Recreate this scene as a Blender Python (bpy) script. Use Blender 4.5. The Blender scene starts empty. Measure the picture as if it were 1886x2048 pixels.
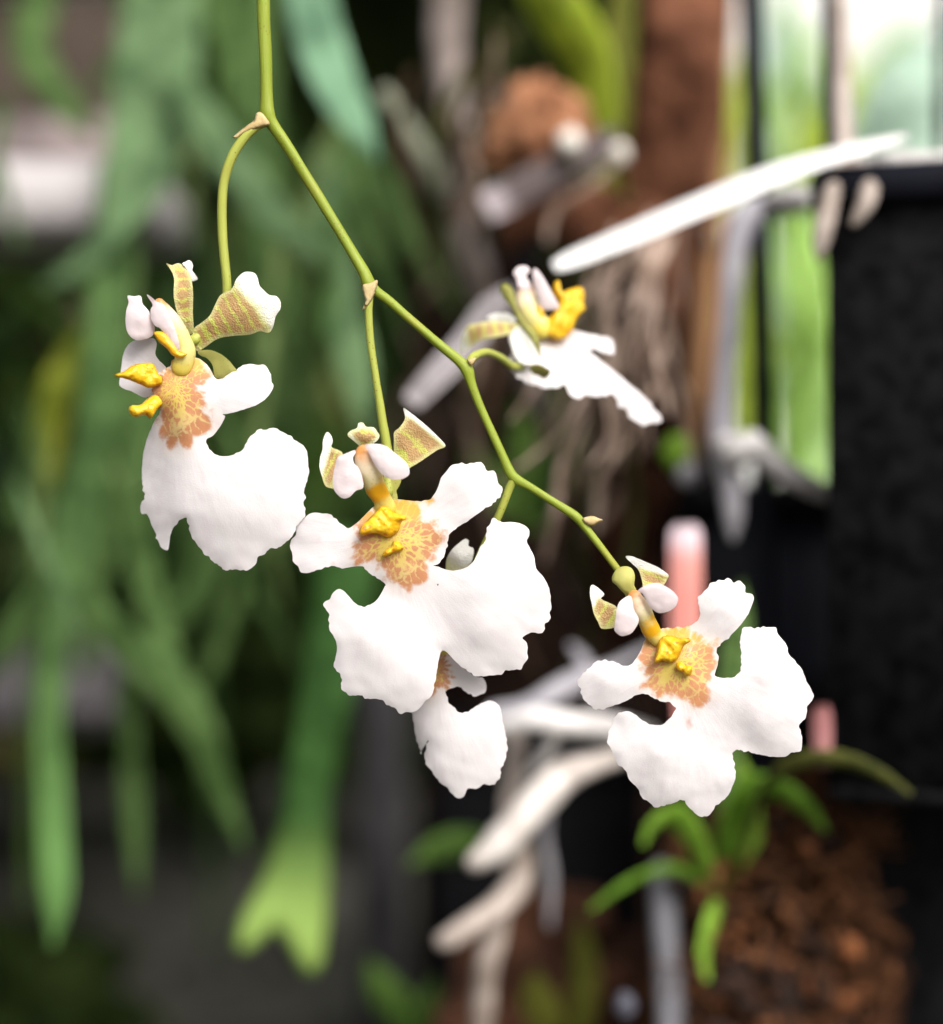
import bpy, math, random
import numpy as np
from mathutils import Vector, noise
from mathutils.geometry import delaunay_2d_cdt
R = math.radians
random.seed(7)
scene = bpy.context.scene
C = scene.collection
scene.unit_settings.system = 'METRIC'
scene.unit_settings.scale_length = 0.01          # one unit is one centimetre

# ------------------------------------------------------------------ camera
D0, PPC = 15.0, 200.0                            # distance to the flowers (cm), photo pixels per cm there
cam = bpy.data.cameras.new('camera')
cam_o = bpy.data.objects.new('camera', cam); C.objects.link(cam_o)
cam_o.location = (0, -D0, 0); cam_o.rotation_euler = (R(90), 0, 0)
cam.sensor_fit = 'VERTICAL'; cam.sensor_height = 24
cam.lens = 24 * D0 / (2048 / PPC)
cam.clip_start = 0.5; cam.clip_end = 5000
cam.dof.use_dof = True; cam.dof.focus_distance = D0 + 0.02
scene.camera = cam_o
# fstop is lens (mm) / aperture diameter; the scene is in cm units, Blender takes lens * 1e-3 units
cam.dof.aperture_fstop = cam.lens * 1e-3 / 0.70

# ------------------------------------------------------------------ sky and sun
SUN_EL, SUN_AZ = 42, 28                          # azimuth from -Y (behind the camera) towards +X
w = bpy.data.worlds.new('World'); scene.world = w; w.use_nodes = True
nt = w.node_tree; nt.nodes.clear()
sky = nt.nodes.new('ShaderNodeTexSky'); sky.sky_type = 'NISHITA'; sky.sun_disc = False
sky.sun_elevation = R(SUN_EL); sky.sun_rotation = R(180 - SUN_AZ)
sky.air_density = 1.0; sky.dust_density = 9.0; sky.ozone_density = 0.3
bgn = nt.nodes.new('ShaderNodeBackground'); bgn.inputs[1].default_value = 0.15
outn = nt.nodes.new('ShaderNodeOutputWorld')
hsv = nt.nodes.new('ShaderNodeHueSaturation'); hsv.inputs['Saturation'].default_value = 0.35   # thin overcast: a pale, nearly white sky
nt.links.new(sky.outputs[0], hsv.inputs['Color']); nt.links.new(hsv.outputs[0], bgn.inputs[0]); nt.links.new(bgn.outputs[0], outn.inputs[0])
sun = bpy.data.lights.new('sun', 'SUN'); sun.energy = 1.4; sun.angle = R(35); sun.color = (1, 0.95, 0.88)
sun_o = bpy.data.objects.new('sun', sun); C.objects.link(sun_o)
dv = Vector((math.sin(R(SUN_AZ)) * math.cos(R(SUN_EL)), -math.cos(R(SUN_AZ)) * math.cos(R(SUN_EL)), math.sin(R(SUN_EL))))
sun_o.rotation_euler = dv.to_track_quat('Z', 'Y').to_euler()
vs = scene.view_settings
vs.view_transform = 'Standard'; vs.look = 'None'; vs.gamma = 1; vs.use_curve_mapping = False
vs.exposure = 0.29
scene.render.engine = 'CYCLES'
scene.cycles.use_denoising = True
scene.cycles.max_bounces = 8; scene.cycles.transparent_max_bounces = 8
scene.cycles.sample_clamp_indirect = 6

# ------------------------------------------------------------------ mapping and object helpers
def P(px, py, d):
    """photo pixel and depth behind the flowers (d in photo pixels at the flowers) -> point in cm"""
    y = d / PPC; s = (D0 + y) / D0 / PPC
    return ((px - 943) * s, y, (1024 - py) * s)
def B(px, py, y): return P(px, py, y * PPC)

ZT = {1: (200, 500, 450/1848), 2: (240, 780, 450/1848), 3: (560, 800, 560/1848), 4: (560, 1080, 560/1848),
      5: (1140, 1080, 520/1799), 6: (880, 500, 480/1848), 7: (400, 0, 600/1672), 8: (700, 520, 600/1771)}
def Z(n, pts):
    ox, oy, s = ZT[n]
    return [(ox + p[0]*s, oy + p[1]*s) + tuple(p[2:]) for p in pts]

def tag(o, label=None, cat=None, group=None, kind=None):
    if label: o['label'] = label
    if cat: o['category'] = cat
    if group: o['group'] = group
    if kind: o['kind'] = kind
    return o
def empty(name, loc=(0, 0, 0), parent=None):
    o = bpy.data.objects.new(name, None); C.objects.link(o); o.location = loc
    o.empty_display_size = 0.2
    if parent: o.parent = parent
    bpy.context.view_layer.update()
    return o
def link(name, me, mat, parent=None):
    o = bpy.data.objects.new(name, me); C.objects.link(o)
    for m in (mat if isinstance(mat, (list, tuple)) else [mat]): me.materials.append(m)
    if parent:
        o.parent = parent
        o.matrix_parent_inverse = parent.matrix_world.inverted()
    return o

class MB:
    """collects several shapes into one mesh with point attributes"""
    def __init__(s): s.v = []; s.f = []; s.pc = []; s.aux = []; s.mi = []
    def add(s, v, f, pc=None, aux=None, mi=0):
        o = len(s.v)
        s.v += [tuple(map(float, p)) for p in v]; s.f += [tuple(int(i) + o for i in q) for q in f]; s.mi += [mi]*len(f)
        s.pc += [tuple(map(float, p)) for p in pc] if pc is not None else [(0, 0, 0)]*len(v)
        s.aux += [tuple(map(float, p)) for p in aux] if aux is not None else [(0, 0, 0)]*len(v)
        return s
    def build(s, name, mat, parent=None, smooth=True):
        me = bpy.data.meshes.new(name); me.from_pydata(s.v, [], s.f); me.update()
        for nm, dat in (('pc', s.pc), ('aux', s.aux)):
            a = me.attributes.new(nm, 'FLOAT_VECTOR', 'POINT')
            a.data.foreach_set('vector', np.array(dat, dtype=np.float32).ravel())
        if smooth: me.polygons.foreach_set('use_smooth', [True]*len(me.polygons))
        me.polygons.foreach_set('material_index', s.mi)
        me.update()
        return link(name, me, mat, parent)

# ------------------------------------------------------------------ sheets: an outline with depth, curvature and thickness
def crom(pts, step, closed=True):
    pts = [np.array(p, float) for p in pts]; n = len(pts); out = []
    rng = range(n) if closed else range(n - 1)
    for i in rng:
        if closed: p0, p1, p2, p3 = pts[i-1], pts[i], pts[(i+1) % n], pts[(i+2) % n]
        else: p0, p1, p2, p3 = pts[max(i-1, 0)], pts[i], pts[i+1], pts[min(i+2, n-1)]
        k = max(1, int(round(np.linalg.norm((p2 - p1)[:2]) / step)))
        for j in range(k):
            t = j / k
            out.append(0.5*((2*p1) + (-p0+p2)*t + (2*p0-5*p1+4*p2-p3)*t*t + (-p0+3*p1-3*p2+p3)*t**3))
    if not closed: out.append(pts[-1])
    return np.array(out)
def tps(ctrl):
    c = np.array(ctrl, float)
    if len(c) == 1:
        return lambda q: np.full(len(q), c[0, 2])
    xy = c[:, :2] / 100; n = len(c)
    r = np.linalg.norm(xy[:, None] - xy[None], axis=2); K = np.where(r > 0, r*r*np.log(r + 1e-9), 0) + np.eye(n)*0.01
    Pm = np.hstack([np.ones((n, 1)), xy]); A = np.zeros((n+3, n+3)); A[:n, :n] = K; A[:n, n:] = Pm; A[n:, :n] = Pm.T
    if n < 3: A += np.eye(n+3)*1e-3
    sol = np.linalg.lstsq(A, np.concatenate([c[:, 2], np.zeros(3)]), rcond=None)[0]
    def f(q):
        q = np.asarray(q)[:, :2] / 100
        rr = np.linalg.norm(q[:, None] - xy[None], axis=2)
        return np.where(rr > 0, rr*rr*np.log(rr + 1e-9), 0) @ sol[:n] + np.hstack([np.ones((len(q), 1)), q]) @ sol[n:]
    return f
def pip(q, poly):
    x, y = q[:, 0], q[:, 1]; ins = np.zeros(len(q), bool); a = poly; b = np.roll(poly, -1, axis=0)
    for (x1, y1), (x2, y2) in zip(a[:, :2], b[:, :2]):
        c = ((y1 > y) != (y2 > y))
        with np.errstate(divide='ignore', invalid='ignore'):
            ins ^= c & (x < (x2-x1)*(y-y1)/(y2-y1+1e-12) + x1)
    return ins
def dist(q, poly):
    a = poly[:, :2]; b = np.roll(a, -1, axis=0); ab = b - a; L = (ab**2).sum(1) + 1e-12
    best = np.full(len(q), 1e9)
    for i in range(0, len(q), 800):
        s = q[i:i+800, :2]
        t = np.clip(((s[:, None]-a[None])*ab[None]).sum(2)/L[None], 0, 1)
        d = np.linalg.norm(s[:, None] - (a[None] + t[..., None]*ab[None]), axis=2)
        best[i:i+800] = d.min(1)
    return best
def sd(q, poly):
    poly = np.array(poly, float); return np.where(pip(q, poly), 1, -1)*dist(q, poly)

def sheet(mb, outline, ctrl, T=2.2, front=None, soft=10, ruff=3.0, ruff_s=45, frill=0.8, grid=8, base=0.0,
          pc=None, aux=None, seed=0, mi=0, step=5, lump=0.0, lump_s=14, thin=False):
    """outline in photo pixels; ctrl = (px, py, depth px); T half thickness; front = extra swell towards the viewer"""
    ol = crom([p[:2] for p in outline], step)
    if frill:
        nx = np.roll(ol, -1, 0) - np.roll(ol, 1, 0); nx = np.stack([nx[:, 1], -nx[:, 0]], 1); nx /= np.linalg.norm(nx, axis=1)[:, None] + 1e-9
        fr = np.array([(noise.noise((p[0]/8, p[1]/8, seed+3.3)) + 0.5*noise.noise((p[0]/17, p[1]/17, seed+9.3)))*min(1, max(0.15, 0.6 + 1.5*noise.noise((p[0]/60, p[1]/60, seed+1.7)))) for p in ol])
        ol = ol + nx*fr[:, None]*frill
    lo, hi = ol.min(0), ol.max(0)
    gx = np.arange(lo[0]+grid*0.3, hi[0], grid); gy = np.arange(lo[1]+grid*0.3, hi[1], grid*0.87)
    G = np.array([(x + (grid/2 if j % 2 else 0), y) for j, y in enumerate(gy) for x in gx])
    if len(G):
        G = G[pip(G, ol)]
    if len(G): G = G[dist(G, ol) > grid*0.45]
    if len(G):   # a ring close to the rim so that it rounds off
        pass
    V = [Vector((float(p[0]), float(p[1]))) for p in ol] + [Vector((float(p[0]), float(p[1]))) for p in G]
    r = delaunay_2d_cdt(V, [], [list(range(len(ol)))], 1, 1e-4)
    q = np.array([(v.x, v.y) for v in r[0]]); F = [tuple(f) for f in r[2]]
    ec = {}
    for f in F:
        for i in range(len(f)):
            k = tuple(sorted((f[i], f[(i+1) % len(f)]))); ec[k] = ec.get(k, 0) + 1
    bd = np.zeros(len(q), bool)
    for (a, b), n in ec.items():
        if n == 1: bd[a] = bd[b] = True
    dd = dist(q, ol); dd[bd] = 0
    fz = tps(ctrl)
    def depth(s, e):
        z = fz(s) + base
        if ruff:
            z = z + ruff*np.array([(noise.noise((p[0]/ruff_s, p[1]/ruff_s, seed)) + 0.45*noise.noise((p[0]/ruff_s*2.3, p[1]/ruff_s*2.3, seed+5)))*(0.35 + 0.65*math.exp(-max(k, 0)/28)) for p, k in zip(s, e)])
        return z
    z = depth(q, dd); h = 1.5
    gxv = (depth(q + [h, 0], dd) - z)/h; gyv = (depth(q + [0, h], dd) - z)/h
    N = np.stack([gxv, gyv, -np.ones(len(q))], 1); N /= np.linalg.norm(N, axis=1)[:, None]
    prof = np.sqrt(np.clip(1 - (1 - np.clip(dd/soft, 0, 1))**2, 0, 1))
    fr_ = T + (front or 0)
    lm = np.array([noise.noise((p[0]/lump_s, p[1]/lump_s, seed+1)) for p in q])*lump if lump else 0
    A = np.stack([q[:, 0], q[:, 1], z], 1) + N*(prof*(fr_ + lm))[:, None]
    Bk = np.stack([q[:, 0], q[:, 1], z], 1) - N*(prof*T)[:, None]
    global LAST_DEPTH
    LAST_DEPTH = lambda x, y: float(depth(np.array([[x, y]]), [30.0])[0])
    keep = np.ones(len(q), bool) if thin else ~bd      # thin blades: front and back keep their own normals up to the rim
    idx = np.arange(len(q)); back = idx.copy(); back[keep] = len(q) + np.arange(keep.sum())
    verts = [P(*p) for p in A] + [P(*p) for p in Bk[keep]]
    # faces: front must look to the camera (-Y)
    ff = []
    for f in F:
        p = [q[i] for i in f]
        ar = sum(p[i][0]*p[(i+1) % len(p)][1] - p[(i+1) % len(p)][0]*p[i][1] for i in range(len(p)))
        f = tuple(f) if ar < 0 else tuple(reversed(f))     # pixel y runs down
        ff.append(f); ff.append(tuple(int(back[i]) for i in reversed(f)))
    pcv = pc(q, dd) if pc else np.stack([q[:, 0]/100, q[:, 1]/100, dd], 1)
    axv = aux(q, dd) if aux else np.zeros((len(q), 3))
    mb.add(verts, ff, np.vstack([pcv, pcv[keep]]), np.vstack([axv, axv[keep]]), mi)
    return mb

# ------------------------------------------------------------------ tubes and ribbons
def frames(pts):
    T = np.gradient(pts, axis=0); T /= np.linalg.norm(T, axis=1)[:, None] + 1e-9
    up = np.array([0, -1.0, 0]); Ns = []
    n = up - T[0]*np.dot(up, T[0])
    if np.linalg.norm(n) < 0.05: n = np.array([1.0, 0, 0]) - T[0]*T[0][0]
    n /= np.linalg.norm(n)
    for t in T:
        n = n - t*np.dot(n, t); n /= np.linalg.norm(n) + 1e-9; Ns.append(n.copy())
    Ns = np.array(Ns); return T, Ns, np.cross(T, Ns)
def tube(mb, path, seg=14, step=6, bump=0.0, bs=1.0, flat=1.0, seed=0, cap=True, mi=0, unit='px', aux0=0, rough_r=0.0):
    """path = (px, py, depth px, radius px); ends rounded"""
    pt = crom(path, step, closed=False)
    w3 = np.array([P(p[0], p[1], p[2]) for p in pt]); rr = np.array([max(p[3], .05)/PPC*(D0 + p[2]/PPC)/D0 for p in pt])
    if cap:   # round both ends
        T0 = w3[0]-w3[1]; T0 /= np.linalg.norm(T0)+1e-9; T1 = w3[-1]-w3[-2]; T1 /= np.linalg.norm(T1)+1e-9
        k = [0.35, 0.7, 0.93]; pre = [w3[0] + T0*rr[0]*math.sqrt(1-(1-a)**2)*0.9 for a in reversed([1-x for x in k])]
        a0 = [(0.98, 0.12), (0.85, 0.5), (0.5, 0.86)]
        w3 = np.vstack([[w3[0] + T0*rr[0]*a for a, b in a0], w3, [w3[-1] + T1*rr[-1]*a for a, b in reversed(a0)]])
        rr = np.concatenate([[rr[0]*b for a, b in a0], rr, [rr[-1]*b for a, b in reversed(a0)]])
    T, N1, N2 = frames(w3); n = len(w3); V = []; pcs = []; ax = []
    L = np.concatenate([[0], np.cumsum(np.linalg.norm(np.diff(w3, axis=0), axis=1))])
    for i in range(n):
        for j in range(seg):
            a = 2*math.pi*j/seg
            d = N1[i]*math.cos(a)*flat + N2[i]*math.sin(a)
            r = rr[i]
            if bump: r *= 1 + bump*noise.noise(Vector(w3[i])*bs + Vector(d)*0.8 + Vector((seed, 0, 0)))
            V.append(w3[i] + d*r); pcs.append((L[i], math.cos(a), math.sin(a))); ax.append((i/(n-1), aux0, 0))
    F = [(i*seg+j, i*seg+(j+1) % seg, (i+1)*seg+(j+1) % seg, (i+1)*seg+j) for i in range(n-1) for j in range(seg)]
    F = [tuple(reversed(f)) for f in F]
    F += [tuple(range(seg)), tuple((n-1)*seg + j for j in reversed(range(seg)))]
    mb.add(V, F, pcs, ax, mi); return mb
def ribbon(mb, path, thick=0.08, curl=0.15, twist=0.0, tilt=0.0, step=25, nw=8, wav=0.0, seed=0, mi=0, mid=0.0):
    """path = (px, py, y cm, width px); a leaf or strap blade with real thickness. tilt/twist in degrees round its own axis"""
    pt = crom(path, step, closed=False)
    w3 = np.array([B(p[0], p[1], p[2]) for p in pt]); ww = np.array([max(p[3], 1)/PPC*(D0 + p[2])/D0 for p in pt])
    T, N1, N2 = frames(w3); n = len(w3); V = []; pcs = []; ax = []
    L = np.concatenate([[0], np.cumsum(np.linalg.norm(np.diff(w3, axis=0), axis=1))])
    for side in (1, -1):
        for i in range(n):
            a = R(tilt + twist*i/(n-1)); nn = N1[i]*math.cos(a) + N2[i]*math.sin(a); bb = -N1[i]*math.sin(a) + N2[i]*math.cos(a)
            for j in range(nw+1):
                u = j/nw*2 - 1
                off = -curl*ww[i]*u*u + mid*ww[i]*abs(u)
                if wav: off += wav*ww[i]*noise.noise((L[i]*0.6, u*1.2, seed))
                t = thick*0.5*math.sqrt(max(0, 1-u*u))
                V.append(w3[i] + bb*u*ww[i]/2 + nn*(off + side*t)); pcs.append((L[i], u, 0)); ax.append((i/(n-1), u, 0))
    F = []; m = nw+1; S = n*m
    for i in range(n-1):
        for j in range(nw):
            a, b, c, d = i*m+j, i*m+j+1, (i+1)*m+j+1, (i+1)*m+j
            F.append((a, b, c, d)); F.append((S+d, S+c, S+b, S+a))
        F.append((i*m, (i+1)*m, S+(i+1)*m, S+i*m)); F.append((S+i*m+nw, S+(i+1)*m+nw, (i+1)*m+nw, i*m+nw))
    F.append(tuple(j for j in range(m)) + tuple(S+j for j in reversed(range(m))))
    F.append(tuple((n-1)*m+j for j in reversed(range(m))) + tuple(S+(n-1)*m+j for j in range(m)))
    mb.add(V, F, pcs, ax, mi); return mb
def lumpball(mb, c, r, squash=(1, 1, 1), amp=0.3, s=1.0, n=26, seed=0, mi=0):
    V = []; F = []
    for i in range(n+1):
        th = math.pi*i/n
        for j in range(2*n):
            ph = math.pi*j/n
            d = Vector((math.sin(th)*math.cos(ph), math.sin(th)*math.sin(ph), math.cos(th)))
            k = 1 + amp*(noise.noise(d*s + Vector((seed, 0, 0))) + 0.5*noise.noise(d*s*2.7 + Vector((0, seed, 0))))
            V.append((c[0]+d.x*r*k*squash[0], c[1]+d.y*r*k*squash[1], c[2]+d.z*r*k*squash[2]))
    m = 2*n
    for i in range(n):
        for j in range(m): F.append((i*m+j, (i+1)*m+j, (i+1)*m+(j+1) % m, i*m+(j+1) % m))
    mb.add(V, F, [(v[0], v[1], v[2]) for v in V], None, mi); return mb
def box(mb, c, s, mi=0, bev=0.06, rz=0.0):
    """rounded box: centre, full sizes"""
    x, y, z = s[0]/2, s[1]/2, s[2]/2; b = min(bev, x*.9, y*.9, z*.9); V = []
    ring = [(x, y-b), (x-b, y), (-x+b, y), (-x, y-b), (-x, -y+b), (-x+b, -y), (x-b, -y), (x, -y+b)]
    def rg(k, zz): return [((abs(p[0])-k)*math.copysign(1, p[0]), (abs(p[1])-k)*math.copysign(1, p[1]), zz) for p in ring]
    L = [rg(b, -z), rg(0, -z+b), rg(0, z-b), rg(b, z)]
    ca, sa = math.cos(rz), math.sin(rz)
    for l in L: V += [(c[0]+p[0]*ca-p[1]*sa, c[1]+p[0]*sa+p[1]*ca, c[2]+p[2]) for p in l]
    F = [(i*8+j, i*8+(j+1) % 8, (i+1)*8+(j+1) % 8, (i+1)*8+j) for i in range(3) for j in range(8)]
    F += [tuple(reversed(range(8))), tuple(24+j for j in range(8))]
    mb.add(V, F, V, None, mi); return mb

# ------------------------------------------------------------------ materials
class M:
    def __init__(s, name, rough=0.5, spec=0.4):
        s.m = bpy.data.materials.new(name); s.m.use_nodes = True; s.t = s.m.node_tree
        s.t.nodes.clear(); s.out = s.n('ShaderNodeOutputMaterial'); s.b = s.n('ShaderNodeBsdfPrincipled')
        s.b.inputs['Roughness'].default_value = rough; s.b.inputs['Specular IOR Level'].default_value = spec
        s.l(s.b.outputs[0], s.out.inputs[0])
    def n(s, t, **k):
        x = s.t.nodes.new(t)
        for a, v in k.items(): setattr(x, a, v)
        return x
    def l(s, a, b): s.t.links.new(a, b)
    def inp(s, node, i, v):
        if isinstance(v, bpy.types.NodeSocket): s.l(v, node.inputs[i])
        elif v is not None: node.inputs[i].default_value = v
    def math(s, op, a, b=None, c=None):
        x = s.n('ShaderNodeMath', operation=op)
        s.inp(x, 0, a); s.inp(x, 1, b); s.inp(x, 2, c); return x.outputs[0]
    def attr(s, name):
        x = s.n('ShaderNodeAttribute', attribute_name=name); y = s.n('ShaderNodeSeparateXYZ'); s.l(x.outputs['Vector'], y.inputs[0])
        return y.outputs[0], y.outputs[1], y.outputs[2], x.outputs['Vector']
    def vec(s, x, y, z=0.0):
        v = s.n('ShaderNodeCombineXYZ'); s.inp(v, 0, x); s.inp(v, 1, y); s.inp(v, 2, z); return v.outputs[0]
    def noise(s, v=None, scale=5, det=3, rough=0.5, dim='3D'):
        x = s.n('ShaderNodeTexNoise', noise_dimensions=dim)
        if v is not None: s.l(v, x.inputs['Vector'])
        x.inputs['Scale'].default_value = scale; x.inputs['Detail'].default_value = det; x.inputs['Roughness'].default_value = rough
        return x.outputs[0]
    def voro(s, v=None, scale=5, feature='F1', rnd=1.0):
        x = s.n('ShaderNodeTexVoronoi', feature=feature)
        if v is not None: s.l(v, x.inputs['Vector'])
        x.inputs['Scale'].default_value = scale; x.inputs['Randomness'].default_value = rnd
        return x.outputs['Distance']
    def pos(s): return s.n('ShaderNodeNewGeometry').outputs['Position']
    def step(s, v, a, b):
        x = s.n('ShaderNodeMapRange', interpolation_type='SMOOTHSTEP'); s.inp(x, 0, v); s.inp(x, 1, a); s.inp(x, 2, b); return x.outputs[0]
    def lin(s, v, a, b, c=0.0, d=1.0):
        x = s.n('ShaderNodeMapRange'); s.inp(x, 0, v); s.inp(x, 1, a); s.inp(x, 2, b); s.inp(x, 3, c); s.inp(x, 4, d); return x.outputs[0]
    def mix(s, f, a, b):
        x = s.n('ShaderNodeMix', data_type='RGBA'); s.inp(x, 0, f)
        for i, v in ((6, a), (7, b)):
            if isinstance(v, tuple): v = v + (1,) if len(v) == 3 else v
            s.inp(x, i, v)
        return x.outputs[2]
    def color(s, c):
        if isinstance(c, tuple): c = c + (1,)
        s.inp(s.b, 'Base Color', c); s.c = c; return s
    def bump(s, h, strength=0.3, d=0.02):
        x = s.n('ShaderNodeBump'); x.inputs['Strength'].default_value = strength; x.inputs['Distance'].default_value = d
        s.l(h, x.inputs['Height']); s.l(x.outputs[0], s.b.inputs['Normal']); s.nrm = x.outputs[0]; return s
    def translucent(s, f, tint=None):
        x = s.n('ShaderNodeBsdfTranslucent'); mx = s.n('ShaderNodeMixShader'); mx.inputs[0].default_value = f
        s.inp(x, 0, (tint + (1,)) if tint else s.c)
        s.l(s.b.outputs[0], mx.inputs[1]); s.l(x.outputs[0], mx.inputs[2]); s.l(mx.outputs[0], s.out.inputs[0]); return s

def lip_material(name, brown=(0.55, 0.255, 0.125), k=5.2, wet=0.0):
    m = M(name, 0.42, 0.35)
    px, py, e, _ = m.attr('pc'); disc, spot, side, _ = m.attr('aux')
    r = m.math('SQRT', m.math('ADD', m.math('MULTIPLY', px, px), m.math('MULTIPLY', py, py)))
    ang = m.math('ARCTAN2', px, m.math('MULTIPLY', py, 1.0)); lr = m.math('LOGARITHM', m.math('ADD', r, 0.12), 2.718)
    wob = m.noise(m.vec(px, py), 6.0, 2)
    pv = m.vec(m.math('ADD', m.math('MULTIPLY', ang, k*0.92), m.math('MULTIPLY', wob, 0.9)), m.math('ADD', m.math('MULTIPLY', lr, k*0.62), m.math('MULTIPLY', wob, 0.7)))
    cell = m.voro(pv, 1.0, 'F1', 0.85); edge = m.voro(pv, 1.0, 'DISTANCE_TO_EDGE', 0.85)
    # fringe: the brown zone ends in finger-shaped blotches
    d2 = m.math('ADD', disc, m.math('MULTIPLY', m.math('SUBTRACT', 0.55, cell), 26.0))
    zone = m.step(m.math('ADD', d2, m.math('MULTIPLY', m.math('SUBTRACT', m.noise(m.vec(px, py), 22, 2), 0.5), 9.0)), -7.0, 9.0)
    thr = m.lin(disc, 6.0, 46.0, -0.05, 0.145)
    bl = m.step(m.math('ADD', edge, m.math('MULTIPLY', m.math('SUBTRACT', m.noise(m.vec(px, py), 13, 3), 0.5), 0.34)), m.math('SUBTRACT', thr, 0.03), m.math('ADD', thr, 0.12))
    pale = m.mix(m.step(r, 0.2, 1.0), (0.74, 0.59, 0.13), (0.74, 0.56, 0.27))
    up = m.step(py, -0.12, -0.52)                            # towards the column it is clear yellow
    pale = m.mix(up, pale, (0.84, 0.60, 0.10))
    br = m.mix(m.noise(m.vec(px, py), 9, 3), brown, tuple(x*1.25 for x in brown))
    br = m.mix(m.math('MULTIPLY', up, 0.5), br, (0.78, 0.34, 0.05))
    bl = m.math('MULTIPLY', bl, m.lin(up, 0.0, 1.0, 1.0, 0.4)); inner = m.mix(bl, pale, br)
    white = m.mix(m.noise(m.vec(px, py), 2.2, 4, 0.6), (0.84, 0.80, 0.82), (0.87, 0.85, 0.86))
    # a blush along the rim of the disc, faint veins
    blush = m.math('MULTIPLY', m.step(disc, -30.0, 4.0), 0.32)
    white = m.mix(blush, white, (0.86, 0.72, 0.60))
    vn = m.noise(m.vec(m.math('MULTIPLY', ang, 9.0), m.math('MULTIPLY', r, 0.9)), 1.6, 2)
    white = m.mix(m.math('MULTIPLY', m.step(vn, 0.48, 0.70), 0.30), white, (0.80, 0.71, 0.745))
    col = m.mix(zone, white, inner)
    col = m.mix(spot, col, (0.60, 0.28, 0.22))
    m.color(col)
    fine = m.voro(m.vec(px, py), 30.0, 'F1'); big = m.noise(m.vec(px, py), 5.0, 3)
    h = m.math('ADD', m.math('MULTIPLY', fine, 0.22), m.math('ADD', m.math('MULTIPLY', big, 0.45), m.math('MULTIPLY', vn, 1.0)))
    m.bump(h, 0.13, 0.03)
    wn = m.noise(m.vec(px, py), 7.0, 3)
    m.inp(m.b, 'Roughness', m.lin(wn, 0.45, 0.7, 0.5, 0.22 if wet else 0.36))
    m.inp(m.b, 'Coat Weight', m.math('MULTIPLY', m.step(m.noise(m.vec(px, py), 5.0, 4, 0.65), 0.52, 0.60), max(wet, 0.12))); m.b.inputs['Coat Roughness'].default_value = 0.06
    m.translucent(0.3); return m.m
def petal_material(name):
    """aux: x = along the petal 0..1, y = whiteness, z = across; pc.z = distance to the rim"""
    m = M(name, 0.45, 0.35)
    px, py, e, _ = m.attr('pc'); u, wh, v, _ = m.attr('aux')
    nz = m.noise(m.vec(px, py), 7.0, 3)
    s = m.math('SINE', m.math('ADD', v, m.math('MULTIPLY', nz, 5.0)))
    st = m.step(m.math('ADD', s, m.math('ADD', m.lin(u, 0.05, 0.45, -0.3, 0.45), m.math('MULTIPLY', m.math('SUBTRACT', m.noise(m.vec(px, py), 20, 3), 0.5), 0.9))), -0.75, 0.25)
    col = m.mix(m.math('MULTIPLY', st, 0.88), (0.58, 0.60, 0.13), m.mix(m.noise(m.vec(px, py), 18, 2), (0.44, 0.225, 0.105), (0.56, 0.34, 0.17)))
    rim = m.math('MULTIPLY', m.step(e, 12.0, 1.0), 0.75)
    col = m.mix(rim, col, (0.72, 0.70, 0.34))
    w2 = m.step(m.math('ADD', wh, m.math('MULTIPLY', m.math('SUBTRACT', nz, 0.5), 0.5)), 0.25, 0.75)
    whc = m.mix(w2, (0.72, 0.72, 0.34), (0.86, 0.86, 0.82))
    col = m.mix(m.step(wh, 0.12, 0.5), col, whc)
    m.color(col)
    m.bump(m.math('ADD', m.voro(m.vec(px, py), 34, 'F1'), m.noise(m.vec(px, py), 6, 3)), 0.4, 0.03)
    m.translucent(0.2); return m.m
def wing_material():
    m = M('column_wing_pink', 0.4, 0.4)
    px, py, e, _ = m.attr('pc')
    c = m.mix(m.noise(m.vec(px, py), 4, 3), (0.88, 0.77, 0.80), (0.90, 0.82, 0.84))
    m.color(c).bump(m.noise(m.vec(px, py), 12, 3), 0.2, 0.02).translucent(0.28); return m.m
def column_material():
    """aux.x runs from the anther cap (0) to the base (1)"""
    m = M('column_yellow', 0.38, 0.45)
    u, k, _, _ = m.attr('aux'); nz = m.noise(m.pos(), 9, 3); fr = m.attr('pc')[1]
    uu = m.math('ADD', u, m.math('MULTIPLY', m.math('SUBTRACT', nz, 0.5), 0.30))
    c = m.mix(m.step(uu, 0.03, 0.30), (0.68, 0.30, 0.09), (0.87, 0.74, 0.55))
    c = m.mix(m.step(uu, 0.22, 0.62), c, (0.74, 0.68, 0.26))
    c = m.mix(m.step(uu, 0.70, 0.95), c, (0.82, 0.68, 0.12))
    band = m.math('MULTIPLY', m.math('MULTIPLY', m.step(uu, 0.44, 0.60), m.step(uu, 0.86, 0.70)), m.math('MULTIPLY', k, m.step(fr, -0.2, 0.45)))
    c = m.mix(band, c, (0.88, 0.46, 0.015))
    c = m.mix(m.math('MULTIPLY', m.step(m.voro(m.pos(), 20, 'F1'), 0.26, 0.12), 0.3), c, (0.62, 0.30, 0.12))
    m.color(c).bump(nz, 0.3, 0.02).translucent(0.12); return m.m
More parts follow.
